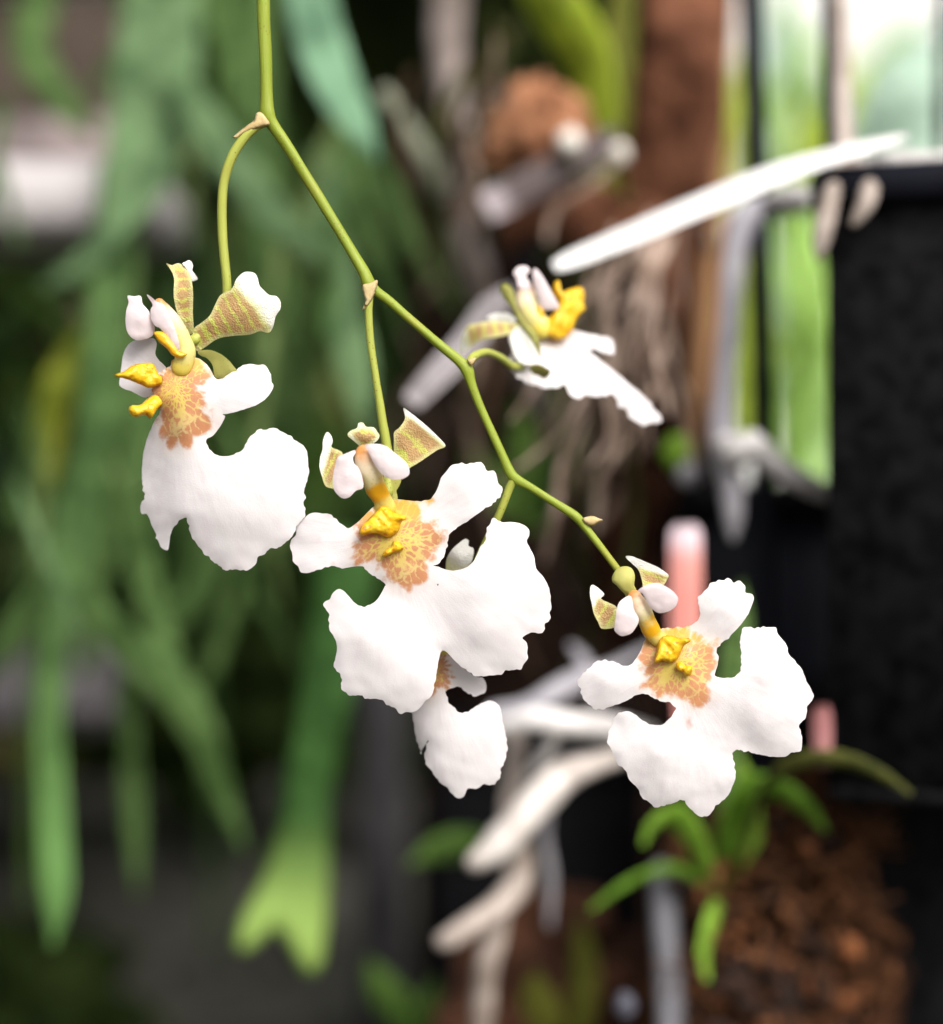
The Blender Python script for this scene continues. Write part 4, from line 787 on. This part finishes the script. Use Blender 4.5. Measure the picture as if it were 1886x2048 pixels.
m = tubeB([(1455, -100, 14, 40), (1440, 250, 14, 40), (1415, 600, 14, 46), (1396, 800, 14, 40), (1390, 900, 14, 16)], bump=0.2, bs=1); m.build('splinter', plain('bark_orange', (0.26, 0.13, 0.06), (0.36, 0.19, 0.09), 0.6, 0.8), post)
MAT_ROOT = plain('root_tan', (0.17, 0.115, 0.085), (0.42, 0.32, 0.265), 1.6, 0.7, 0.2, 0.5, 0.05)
MAT_ROOTG = plain('root_grey', (0.24, 0.195, 0.165), (0.52, 0.45, 0.41), 1.4, 0.7, 0.2, 0.4, 0.05)
MAT_ROOTW = plain('root_white', (0.44, 0.42, 0.42), (0.82, 0.80, 0.80), 1.3, 0.5, 0.35, 0.4, 0.05)
rootset = thing('aerial_roots', 'tangle of thin tan aerial roots hanging from the post beside the white strip', 'roots', B(1300, 480, 8))
for k, p in enumerate([[(1300, 430, 7.5, 16), (1282, 540, 6.4, 22), (1268, 620, 6.0, 20), (1235, 700, 6.2, 16), (1180, 790, 6.6, 14), (1130, 900, 7, 18), (1112, 1010, 7, 18), (1090, 1120, 7.5, 10)],
        [(1330, 440, 7.5, 16), (1312, 560, 6.4, 22), (1300, 660, 6, 26), (1312, 730, 6, 22), (1332, 800, 6, 18), (1338, 830, 6, 8)],
        [(1345, 470, 7.4, 10), (1320, 530, 6.6, 12), (1250, 600, 6.4, 12), (1200, 660, 6.6, 12), (1150, 720, 7.2, 8)],
        [(1268, 620, 6.0, 14), (1252, 740, 6.4, 18), (1240, 830, 6.8, 16), (1200, 960, 7.6, 18), (1190, 1060, 8, 12)],
        [(1312, 480, 7, 12), (1290, 600, 6.2, 14), (1306, 700, 6.3, 14), (1290, 800, 6.6, 12), (1300, 900, 7, 6)],
        [(1280, 470, 7.4, 10), (1230, 560, 7, 12), (1215, 680, 7, 14), (1250, 790, 7.4, 12), (1240, 930, 8, 8)],
        [(1230, 330, 9, 12), (1170, 380, 8.8, 14), (1110, 420, 8.8, 16), (1095, 480, 8.8, 12)]]):
    m = tubeB(p, bump=0.12, bs=1.5, seed=k); m.build('root', MAT_ROOT, rootset)
rq = random.Random(8)
for k in range(18):
    x = rq.uniform(1190, 1370); y = rq.uniform(420, 700); z = rq.uniform(5.6, 8.5); p = []; w0_ = rq.uniform(6, 13); dx = rq.uniform(-50, 25)
    for i in range(6):
        p.append((x, y, z, w0_*(1-0.1*i))); x += dx + rq.uniform(-28, 28); y += rq.uniform(40, 90); z += rq.uniform(-.2, .3)
    m = tubeB(p, bump=0.15, bs=1.5, seed=k+50, seg=8); m.build('root', MAT_ROOT, rootset)
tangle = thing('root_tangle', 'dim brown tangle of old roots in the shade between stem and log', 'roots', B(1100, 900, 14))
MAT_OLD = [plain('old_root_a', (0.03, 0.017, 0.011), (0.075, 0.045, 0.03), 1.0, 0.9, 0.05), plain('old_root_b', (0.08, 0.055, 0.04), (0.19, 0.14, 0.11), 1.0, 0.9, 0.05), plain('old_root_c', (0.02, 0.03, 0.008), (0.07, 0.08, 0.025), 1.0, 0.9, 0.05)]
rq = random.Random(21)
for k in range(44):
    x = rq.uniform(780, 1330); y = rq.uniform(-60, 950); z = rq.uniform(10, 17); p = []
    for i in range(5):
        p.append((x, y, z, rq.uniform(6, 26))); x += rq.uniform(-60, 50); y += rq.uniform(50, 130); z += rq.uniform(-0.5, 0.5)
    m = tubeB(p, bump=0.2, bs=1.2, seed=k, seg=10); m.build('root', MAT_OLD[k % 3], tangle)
sticks = thing('bare_branch', 'forked grey bare branch standing up behind the stem', 'branch', B(920, 600, 13))
m = tubeB([(905, -120, 13, 90), (895, 60, 13, 76), (905, 190, 13, 62), (925, 290, 13, 66), (915, 400, 13, 84), (930, 490, 13, 70), (980, 600, 13.4, 60), (1060, 760, 13.6, 50), (1150, 900, 13.8, 40)], bump=0.15, bs=0.8); m.build('limb', plain('branch_grey', (0.17, 0.14, 0.125), (0.40, 0.34, 0.32), 0.6, 0.9, 0.05, 0.6, 0.1), sticks)
m = tubeB([(770, 190, 12.5, 30), (820, 270, 12.6, 40), (870, 350, 12.8, 50), (905, 410, 13, 50)], bump=0.15, bs=0.8); m.build('twig', plain('twig_green_grey', (0.20, 0.22, 0.16), (0.28, 0.30, 0.22), 0.8, 0.8), sticks)
o = thing('bark_chunk', 'terracotta brown lump of bark on the mount beside the post', 'bark', B(1060, 270, 10.5))
m = MB(); lumpball(m, B(1075, 255, 10.5), 0.72, (1, 0.8, 1.0), 0.55, 1.6, 24, 4); lumpball(m, B(1035, 310, 10.7), 0.5, (1.2, 0.8, 0.8), 0.5, 1.6, 20, 7); m.build('lump', plain('bark_terracotta', (0.24, 0.10, 0.05), (0.40, 0.19, 0.10), 1.3, 0.85, 0.2, 0.7, 0.1), o)
o = thing('grey_tag', 'slim dull grey plant tag with a pale end lying on the mount', 'tag', B(1080, 370, 9.6))
m = MB(); ribbon(m, [(970, 415, 9.2, 60), (1010, 395, 9.3, 64), (1100, 345, 9.6, 66), (1190, 300, 10, 66), (1240, 275, 10.2, 50)], thick=0.06, curl=0.03)
m.build('strip', plain('tag_grey', (0.07, 0.055, 0.055), (0.11, 0.09, 0.09), 1.0, 0.7, 0.1, along=((0.34, 0.30, 0.32), 0.24, 0.08)), o)
for (px_, py_, r_, lb) in [(1140, 285, 25, 'larger cream bud above the grey tag'), (1238, 308, 20, 'small round white bud beside the brown post')]:
    o = thing('pale_bud', lb, 'bud', B(px_, py_, 9.4)); 
    m = MB(); lumpball(m, B(px_, py_, 9.4), r_/PPC*(D0+9.4)/D0, (1, 1, 1.1), 0.12, 1.5, 14, px_); m.build('bud', plain('bud_cream', (0.70, 0.66, 0.58), (0.80, 0.77, 0.72), 1.5, 0.35), o)
    m = tubeB([(px_, py_+20, 9.5, 16), (px_+8, py_+70, 9.9, 16), (px_+30, py_+130, 10.6, 18)]); m.build('stalk', ML_OLIVE, o)
plant('strap_leaf_plant', 'yellow-green arching leaves at the top beside the brown post', 'plant', (1180, 420, 11), [
    [(1190, 430, 11, 30), (1205, 280, 10.8, 60), (1180, 130, 10.4, 100), (1110, 10, 10, 110), (1020, -90, 10, 40)], [(1195, 430, 11, 30), (1225, 260, 11, 60), (1240, 80, 11, 60), (1255, -100, 11, 30)]], [leaf_material('leaf_yellow_green', (0.20, 0.27, 0.02), (0.28, 0.36, 0.03), 0.4), ML_OLIVE])
plant('small_fern', 'small mid green plant low behind the right-hand stem', 'plant', (1080, 1050, 13), [
    [(1080, 1060, 13, 16), (1060, 960, 12.6, 70), (1050, 880, 12.4, 60), (1030, 800, 12.2, 10)], [(1080, 1060, 13, 16), (1110, 960, 12.8, 60), (1140, 880, 12.8, 50), (1170, 820, 12.8, 8)],
    [(1080, 1060, 13, 16), (1010, 1000, 12.8, 50), (960, 930, 12.8, 50), (930, 880, 12.8, 8)]], [ML_MID, ML_DARK])

# the over-exposed white strip
o = thing('white_plastic_strip', 'long white plastic strip slanting across in front of the post', 'strip', B(1450, 400, 4.6))
m = MB(); ribbon(m, [(1108, 532, 4.4, 26), (1135, 520, 4.4, 46), (1250, 472, 4.5, 58), (1400, 408, 4.6, 62), (1550, 346, 4.7, 58), (1700, 300, 4.8, 40), (1815, 272, 4.9, 14)], thick=0.06, curl=0.05, tilt=-35)
m.build('strip', plain('plastic_white', (0.80, 0.80, 0.80), (0.84, 0.84, 0.84), 1, 0.35, 0.5, 0.1, 0.02, 0.15), o)
o = thing('white_plastic_strip', 'grey-white plastic strip half hidden behind the left petal of the upper right flower', 'strip', B(880, 730, 5))
m = MB(); ribbon(m, [(822, 805, 6.2, 40), (870, 752, 6.2, 52), (930, 690, 6.2, 56), (985, 615, 6.2, 56), (1030, 575, 6.2, 20)], thick=0.06, curl=0.05)
m.build('strip', plain('plastic_grey_white', (0.24, 0.22, 0.235), (0.38, 0.35, 0.37), 1.2, 0.5, 0.4, 0.1, 0.02), o)

# ------------------------------------------------------------------ right: black basket and pots, pipes, bright leaves
MAT_BLK = plain('plastic_black', (0.003, 0.003, 0.004), (0.006, 0.006, 0.008), 1.2, 0.6, 0.12, 0.25, 0.05)
MAT_BLK2 = plain('plastic_black_blue', (0.005, 0.006, 0.011), (0.009, 0.010, 0.018), 0.8, 0.5, 0.18, 0.2, 0.05)
MAT_MESH = plain('basket_mesh_black', (0.0015, 0.0015, 0.002), (0.010, 0.010, 0.011), 3.5, 0.75, 0.06, 0.3, 0.05)
bask = thing('black_basket', 'tall black plastic mesh basket at the right edge', 'basket', B(1655, 1570, 5.2))
x0, y0, z1 = B(1655, 345, 5.2); x1 = x0 + 6.0; z0 = B(1655, 1570, 5.2)[2]; dep = 6.0
for (nm, c, s) in [('front_wall', ((x0+x1)/2, y0+0.1, (z0+z1)/2), (x1-x0, 0.2, z1-z0)), ('side_wall', (x0+0.1, y0+dep/2+0.11, (z0+z1)/2), (0.2, dep-.25, z1-z0)), ('side_wall', (x1-0.1, y0+dep/2+0.11, (z0+z1)/2), (0.2, dep-.25, z1-z0)), ('back_wall', ((x0+x1)/2, y0+dep, (z0+z1)/2), (x1-x0, 0.2, z1-z0)), ('base', ((x0+x1)/2, y0+dep/2, z0-0.12), (x1-x0, dep, 0.2))]:
    m = MB(); box(m, c, s, bev=.04); m.build(nm, MAT_MESH, bask)
m = MB(); box(m, ((x0+x1)/2, y0-0.12, z1-0.2), (x1-x0+0.3, 0.22, 0.5), bev=.08); box(m, (x0-0.12, y0+dep/2, z1-0.2), (0.22, dep, 0.5), bev=.08); m.build('rim', MAT_BLK2, bask)
bask.rotation_euler.z = R(-15)
pot2 = thing('black_pot', 'square black pot standing behind the right-hand flower', 'pot', B(1480, 1700, 12))
x0b, yb, zb1 = B(1385, 975, 13); x1b = B(1640, 975, 13)[0] + 1.0
m = MB(); box(m, ((x0b+x1b)/2, yb+2, (zb1-18.5)/2), (x1b-x0b, 4, zb1+18.5), bev=.2); m.build('body', MAT_BLK2, pot2)
m = MB(); box(m, ((x0b+x1b)/2, yb+1.9, zb1-0.2), (x1b-x0b+0.4, 4.5, 0.6), bev=.12); m.build('rim', MAT_BLK, pot2)
pot4 = thing('black_pot', 'big black pot in the bottom right corner behind the coir', 'pot', B(1750, 2200, 10))
xp, yp, zp = B(1500, 1380, 10.5); xq = B(2080, 1380, 10.5)[0]
m = MB(); box(m, ((xp+xq)/2, yp+2, (zp-18.5)/2), (xq-xp, 4, zp+18.5), bev=.2); m.build('body', MAT_MESH, pot4)
m = MB(); box(m, ((xp+xq)/2, yp+1.9, zp-0.2), (xq-xp+0.4, 4.5, 0.6), bev=.12); m.build('rim', MAT_BLK, pot4)
pot3 = thing('black_pot', 'low black pot in the shade under the white roots', 'pot', B(1100, 2000, 16))
x0c, yc, zc1 = B(870, 1500, 16); x1c = B(1290, 1500, 16)[0]
m = MB(); box(m, ((x0c+x1c)/2, yc+2.5, (zc1-18.5)/2), (x1c-x0c, 5, zc1+18.5), bev=.2); m.build('body', MAT_BLK, pot3)
m = MB(); box(m, ((x0c+x1c)/2, yc+2.45, zc1-0.2), (x1c-x0c+0.4, 5.4, 0.6), bev=.12); m.build('rim', MAT_BLK2, pot3)
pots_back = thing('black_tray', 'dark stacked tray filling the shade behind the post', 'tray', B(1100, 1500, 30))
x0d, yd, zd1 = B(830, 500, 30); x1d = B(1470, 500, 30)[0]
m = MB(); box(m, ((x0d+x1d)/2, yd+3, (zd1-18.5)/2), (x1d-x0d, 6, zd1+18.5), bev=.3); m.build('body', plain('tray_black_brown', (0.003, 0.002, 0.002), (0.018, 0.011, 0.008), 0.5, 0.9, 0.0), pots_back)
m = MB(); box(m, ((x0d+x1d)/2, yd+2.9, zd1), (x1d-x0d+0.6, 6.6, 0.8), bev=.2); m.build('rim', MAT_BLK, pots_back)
for lb, p, wd in [('thin black rod left of the bright leaves', [(1500, -120, 9), (1508, 150, 9), (1518, 450, 9), (1526, 900, 9), (1530, 2300, 9)], 46), ('thin black rod meeting the tip of the white strip', [(1655, -120, 7.5), (1658, 150, 7.5), (1662, 340, 7.5), (1668, 600, 8)], 28),
                   ('black rod cut by the right edge of the photo', [(1884, -120, 9), (1882, 160, 9), (1880, 420, 9), (1880, 700, 9)], 22)]:
    o = thing('black_rod', lb, 'rod', B(*p[-1]), 'thin black support rods'); m = tubeB([q + (wd,) for q in p]); m.build('rod', MAT_BLK2, o)
br = thing('orchid_roots', 'pale orchid roots dangling over the rim of the black basket', 'roots', B(1700, 320, 5.5))
for k, (p, mt) in enumerate([([(1672, -120, 6.8, 36), (1682, 100, 6.6, 40), (1686, 260, 6.2, 42), (1700, 330, 5.6, 40), (1738, 360, 5.0, 40), (1730, 410, 4.8, 36), (1708, 445, 4.8, 16)], MAT_ROOTG),
        ([(1680, 320, 5.6, 30), (1664, 380, 5.0, 36), (1650, 440, 4.8, 40), (1640, 490, 4.8, 34), (1636, 512, 4.8, 14)], MAT_ROOTG),
        ([(1720, 330, 5.6, 30), (1760, 325, 5.2, 36), (1800, 320, 5.4, 36), (1886, 322, 5.6, 36), (1960, 330, 5.8, 30)], MAT_ROOTW)]):
    m = tubeB(p, bump=0.12, bs=1.5, seed=k); m.build('root', mt, br)
br = thing('orchid_roots', 'thick grey root running down beside the black rod to a white fork', 'roots', B(1450, 1060, 7))
MAT_ROOTS_ = plain('root_silver', (0.30, 0.29, 0.33), (0.42, 0.41, 0.45), 1.0, 0.6, 0.3, 0.4, 0.05)
for k, (p, mt) in enumerate([([(1610, 405, 8, 40), (1560, 412, 7.8, 44), (1500, 425, 7.6, 60), (1470, 500, 7.4, 52), (1458, 640, 7.3, 48), (1448, 780, 7.2, 48), (1445, 880, 7, 60), (1462, 960, 7, 54), (1466, 1040, 7, 40), (1466, 1075, 7, 16)], MAT_ROOTS_),
        ([(1445, 875, 6.9, 30), (1470, 905, 6.7, 70), (1505, 890, 6.6, 60), (1545, 925, 6.6, 48), (1600, 960, 6.6, 48), (1645, 985, 6.8, 40)], MAT_ROOTW), ([(1540, 398, 7.4, 30), (1590, 392, 7.3, 52), (1625, 402, 7.3, 26)], MAT_ROOTW)]):
    m = tubeB(p, bump=0.12, bs=1.5, seed=k+9); m.build('root', mt, br)
rq = random.Random(3); lv = [[(1585, 1030, 24, 40), (1600, 820, 23, 100), (1620, 640, 22, 110), (1600, 460, 22, 80), (1560, 330, 22, 20)], [(1590, 1030, 24, 40), (1630, 900, 25, 90), (1640, 760, 25, 100), (1600, 600, 25, 80), (1540, 500, 25, 20)], [(1490, 900, 26, 40), (1480, 650, 26, 60), (1495, 450, 26, 60), (1480, 250, 26, 50), (1450, 100, 26, 16)]]
for k in range(22):
    x = rq.uniform(1500, 1680); y = rq.uniform(300, 1000); z = rq.uniform(26, 44); a = rq.uniform(-.5, .6); L = rq.uniform(240, 420); w_ = rq.uniform(34, 80)
    lv.append([(x, y, z, 14), (x + a*L*.2, y - L*.3, z-.5, w_), (x + a*L*.55, y - L*.7, z-.6, w_*.8), (x + a*L, y - L, z-.4, 8)])
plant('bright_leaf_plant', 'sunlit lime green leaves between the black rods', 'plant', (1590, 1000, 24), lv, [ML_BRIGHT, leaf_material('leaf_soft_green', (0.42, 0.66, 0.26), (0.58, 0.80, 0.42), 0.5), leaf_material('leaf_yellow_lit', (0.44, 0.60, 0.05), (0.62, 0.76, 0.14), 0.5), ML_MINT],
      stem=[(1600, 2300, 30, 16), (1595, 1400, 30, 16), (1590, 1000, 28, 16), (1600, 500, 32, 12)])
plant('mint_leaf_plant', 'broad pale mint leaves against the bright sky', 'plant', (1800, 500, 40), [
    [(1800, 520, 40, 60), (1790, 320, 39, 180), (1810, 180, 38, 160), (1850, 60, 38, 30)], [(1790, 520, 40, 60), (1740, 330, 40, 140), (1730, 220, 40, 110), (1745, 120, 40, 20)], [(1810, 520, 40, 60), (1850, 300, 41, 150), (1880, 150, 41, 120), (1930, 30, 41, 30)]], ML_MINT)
o = thing('sky_backdrop', 'bright white added film at the top right behind the pale leaves', 'backdrop', B(1800, 600, 60))
m = MB(); xa = B(1470, 0, 60)[0]; V = []  # pale sheet added to stand in for the bright white sky
for s_ in (0, 0.15):
    for j in range(9):
        for i in range(31): V.append((xa + 30*i/30, 60 + s_ + 4.5*j + 0.8*noise.noise((i*0.5, j*0.2, 3)), -2 + 46*j/8))
F = []
for j in range(8):
    for i in range(30):
        a = j*31+i; q = (a, a+1, a+32, a+31); F.append(q); F.append(tuple(279+x for x in reversed(q)))
m.add(V, F, V); m.build('sheet', plain('backdrop_white', (0.93, 0.95, 0.94), (0.95, 0.96, 0.955), 0.2, 0.5, 0.3, 0.1, 0.1, 0.5), o)
# pink plant tags
MAT_TAG = plain('tag_pink', (0.66, 0.24, 0.21), (0.74, 0.32, 0.28), 1.0, 0.5, along=((0.84, 0.68, 0.76), 0.20, 0.06))
for lb, p, mt in [('pink plant tag with a whitish top behind the tip flower', [(1372, 1048, 6.4, 34), (1372, 1062, 6.4, 58), (1372, 1130, 6.4, 62), (1373, 1300, 6.4, 60), (1374, 1470, 6.4, 40)], MAT_TAG), ('short dull pink plant tag at the right side of the wet flower', [(1644, 1410, 4.7, 24), (1645, 1425, 4.7, 36), (1646, 1480, 4.7, 38), (1647, 1535, 4.7, 30)], plain('tag_dull_pink', (0.26, 0.10, 0.10), (0.36, 0.16, 0.16), 1.0, 0.6))]:
    o = thing('plant_tag', lb, 'tag', B(*p[-1][:3]), 'pink plant tags')
    m = MB(); ribbon(m, p, thick=0.07, curl=0.12, step=16); m.build('blade', mt, o)

# ------------------------------------------------------------------ bottom: white roots, moss, seedlings
rr_ = random.Random(2)
wr = thing('white_roots', 'thick white orchid roots sprawling below the middle flower', 'roots', B(1040, 1800, 8))
for k, (p, mt) in enumerate([([(1290, 1290, 8, 30), (1220, 1335, 7.6, 40), (1140, 1370, 7.2, 60), (1060, 1410, 7, 60), (990, 1425, 7, 40)], MAT_ROOTS_), ([(980, 1455, 7, 50), (1060, 1440, 6.9, 84), (1140, 1445, 6.9, 80), (1220, 1450, 7.2, 70), (1300, 1470, 7.6, 50)], MAT_ROOTW),
        ([(1290, 1500, 7.8, 60), (1200, 1515, 7.4, 70), (1120, 1550, 7.2, 78), (1060, 1610, 7, 80), (1000, 1680, 6.8, 74), (955, 1718, 6.7, 50)], plain('root_cream', (0.36, 0.30, 0.27), (0.76, 0.71, 0.68), 1.2, 0.6, 0.3, 0.4, 0.05)),
        ([(1035, 1480, 8, 50), (1020, 1560, 8, 50), (1030, 1660, 7.8, 60), (1040, 1760, 7.6, 60), (970, 1830, 7.2, 72), (910, 1870, 7, 66), (880, 1885, 7, 40)], MAT_ROOTG), ([(1120, 1450, 7, 36), (1080, 1520, 7.3, 34), (1050, 1560, 7.5, 22), (1045, 1600, 7.6, 10)], MAT_ROOTW), ([(1200, 1400, 7.6, 30), (1160, 1330, 7.8, 34), (1150, 1290, 8, 20)], MAT_ROOTS_), ([(1100, 1570, 7.6, 40), (1090, 1660, 8, 34), (1105, 1760, 8.4, 30), (1095, 1860, 8.6, 14)], MAT_ROOTS_),
        ([(1020, 1780, 7.8, 60), (985, 1880, 7.6, 56), (975, 1980, 7.6, 54), (970, 2300, 7.8, 54)], MAT_ROOTG)]):
    m = tubeB([(a+rr_.uniform(-8, 8), b+rr_.uniform(-8, 8), c, w_*rr_.uniform(.58, .90)) for a, b, c, w_ in p], bump=0.3, bs=1.7, seed=k+20, step=14); m.build('root', mt, wr)
MAT_COIR = plain('coir_brown', (0.02, 0.008, 0.004), (0.10, 0.04, 0.016), 1.4, 0.9, 0.15, 0.9, 0.2)
moss = thing('coir_clump', 'rust brown clump of coir fibre at the bottom under the seedlings', 'coir', B(1530, 2200, 8))
m = MB(); lumpball(m, B(1545, 1980, 8.8), 1.6, (1.0, 0.6, 1.4), 0.5, 2.6, 44, 3); lumpball(m, B(1600, 1700, 8.4), 0.9, (0.9, 0.7, 1.3), 0.4, 2.2, 30, 8); m.build('core', MAT_COIR, moss)
rr = random.Random(9); m = MB()
for k in range(420):
    a = rr.uniform(0, 2*math.pi); ux = rr.uniform(-1, 1); t = rr.uniform(0.2, 1)
    px_ = 1560 + 200*ux; py_ = 1900 + 280*math.sin(a)*0.9; y_ = 7.3 + rr.uniform(-0.4, 0.8)
    tube(m, [(px_, py_, y_*PPC, 3), (px_ + rr.uniform(-50, 50), py_ + rr.uniform(-50, 50), (y_+rr.uniform(-.3, .3))*PPC, 4), (px_ + rr.uniform(-90, 90), py_ + rr.uniform(-60, 60), (y_+rr.uniform(-.3, .5))*PPC, 2)], seg=5, step=40, cap=False)
tag(m.build('fibres', plain('coir_fibre', (0.05, 0.02, 0.008), (0.20, 0.08, 0.03), 2.0, 0.85), moss), kind='stuff')
rq = random.Random(33)
for mi_, (ca, cb) in enumerate([((0.10, 0.036, 0.012), (0.30, 0.11, 0.04)), ((0.012, 0.005, 0.003), (0.03, 0.012, 0.006)), ((0.10, 0.04, 0.016), (0.20, 0.08, 0.03))]):
    m = MB()
    for k in range(70):
        px_ = rq.gauss(1545, 85); py_ = rq.uniform(1650, 2080); lumpball(m, B(px_, py_, 7.1 + rq.uniform(-.2, .5)), rq.uniform(.03, .10)*(1 if mi_ != 1 else 2.0), (rq.uniform(.4, 1.9), .8, rq.uniform(.4, 1.7)), 0.9, 2.2, 6, k*3+mi_)
    tag(m.build('coir_chips', plain('coir_chip_%d' % mi_, ca, cb, 3, 0.85), moss), kind='stuff')
plant('seedling', 'bright lime seedling with spreading leaves under the wet flower', 'seedling', (1460, 1760, 7), [
    [(1430, 1800, 7.4, 17), (1400, 1700, 6.6, 43), (1350, 1630, 6.2, 57), (1300, 1660, 6, 36), (1285, 1690, 6, 8)], [(1440, 1780, 7.4, 17), (1470, 1650, 6.6, 64), (1520, 1580, 6.2, 79), (1600, 1610, 6, 57), (1650, 1660, 6, 8)],
    [(1440, 1780, 7.4, 17), (1500, 1680, 6.8, 43), (1480, 1560, 6.6, 50), (1450, 1480, 6.6, 8)], [(1430, 1790, 7.4, 17), (1360, 1740, 6.8, 25), (1270, 1760, 6.6, 24), (1180, 1820, 6.6, 8)], [(1440, 1790, 7.4, 17), (1430, 1830, 6.8, 43), (1410, 1900, 6.6, 36), (1415, 1960, 6.6, 8)]], [ML_LIME, leaf_material('leaf_fresh', (0.12, 0.26, 0.02), (0.18, 0.36, 0.04), 0.35)])
plant('seedling', 'olive pointed leaf stretching right across the black basket', 'seedling', (1560, 1560, 5), [
    [(1530, 1570, 5.4, 16), (1590, 1528, 4.8, 44), (1680, 1522, 4.5, 50), (1760, 1550, 4.4, 34), (1822, 1587, 4.4, 6)]], leaf_material('leaf_dull_olive', (0.07, 0.085, 0.018), (0.13, 0.14, 0.035), 0.3), stem=[(1530, 1570, 5.4, 14), (1500, 1650, 6, 14), (1470, 1760, 7.2, 12)])
o = thing('pale_bud', 'greenish white bud below the silver root beside the log', 'bud', B(1370, 920, 8))
m = MB(); lumpball(m, B(1358, 905, 8), 0.26, (1, .9, 1.1), 0.2, 1.5, 14, 5); m.build('bud', ML_LIME, o); m = MB(); lumpball(m, B(1378, 945, 7.9), 0.2, (1, .9, 1.1), 0.2, 1.5, 14, 6); m.build('petal_tip', MAT_ROOTS_, o)
plant('green_leaf', 'upright green leaf showing in the gap beside the wet flower', 'leaf', (1465, 1600, 6.4), [[(1450, 1620, 6.6, 30), (1462, 1450, 6.3, 60), (1475, 1320, 6.2, 64), (1480, 1220, 6.2, 44), (1484, 1160, 6.2, 8)]], leaf_material('leaf_gap', (0.12, 0.22, 0.06), (0.17, 0.29, 0.09), 0.35))
o = thing('grey_pipe', 'pale grey pipe standing at the bottom beside the coir clump', 'pipe', B(1340, 2200, 6.4)); m = tubeB([(1325, 1745, 7.4, 54), (1330, 1850, 7.4, 58), (1340, 2000, 7.3, 58), (1346, 2400, 7.3, 58)], bump=0.06, bs=1.0); m.build('tube', plain('pipe_grey', (0.15, 0.15, 0.175), (0.24, 0.24, 0.27), 0.8, 0.5), o)
for lb, root, lv, mt in [('lime green sprout at the bottom below the white root tip', (800, 2100, 14), [[(840, 2120, 14, 20), (800, 2030, 13.6, 70), (760, 1970, 13.4, 60), (735, 1920, 13.4, 8)], [(840, 2120, 14, 20), (850, 2030, 13.6, 50), (870, 1960, 13.4, 8)]], ML_MID),
        ('olive sprout at the bottom right of the tan root', (1110, 2150, 11), [[(1130, 2160, 11, 20), (1100, 2060, 10.6, 70), (1075, 1990, 10.4, 60), (1070, 1940, 10.4, 8)], [(1130, 2160, 11, 20), (1165, 2040, 10.8, 50), (1170, 1920, 10.8, 50), (1160, 1830, 10.8, 8)]], ML_OLIVE),
        ('dark green leaf reaching out beside the white root tip', (900, 1760, 12), [[(1010, 1700, 12, 20), (940, 1690, 11.6, 60), (880, 1700, 11.4, 60), (820, 1730, 11.4, 8)]], ML_MID)]:
    plant('sprout', lb, 'sprout', root, lv, mt)
o = thing('bark_chunk', 'reddish brown bark lumps at the bottom behind the tan root', 'bark', B(1120, 2100, 13))
m = MB(); lumpball(m, B(1110, 1850, 13), 0.9, (1.2, 0.8, 0.8), 0.5, 1.7, 22, 14); lumpball(m, B(1100, 2000, 13), 1.5, (1.2, 0.8, 1), 0.5, 1.8, 26, 24); m.build('lump', plain('bark_red', (0.04, 0.017, 0.010), (0.13, 0.055, 0.03), 0.9, 0.9, 0.2, 0.7, 0.15), o)
o = thing('stone', 'small dark glossy pebble at the bottom between root and pipe', 'stone', B(1250, 2010, 6))
m = MB(); lumpball(m, B(1250, 2010, 6), 0.16, (0.9, 0.8, 1.2), 0.15, 1.5, 14, 2); m.build('pebble', plain('pebble_dark', (0.06, 0.06, 0.08), (0.10, 0.10, 0.13), 3, 0.3, 0.5), o)
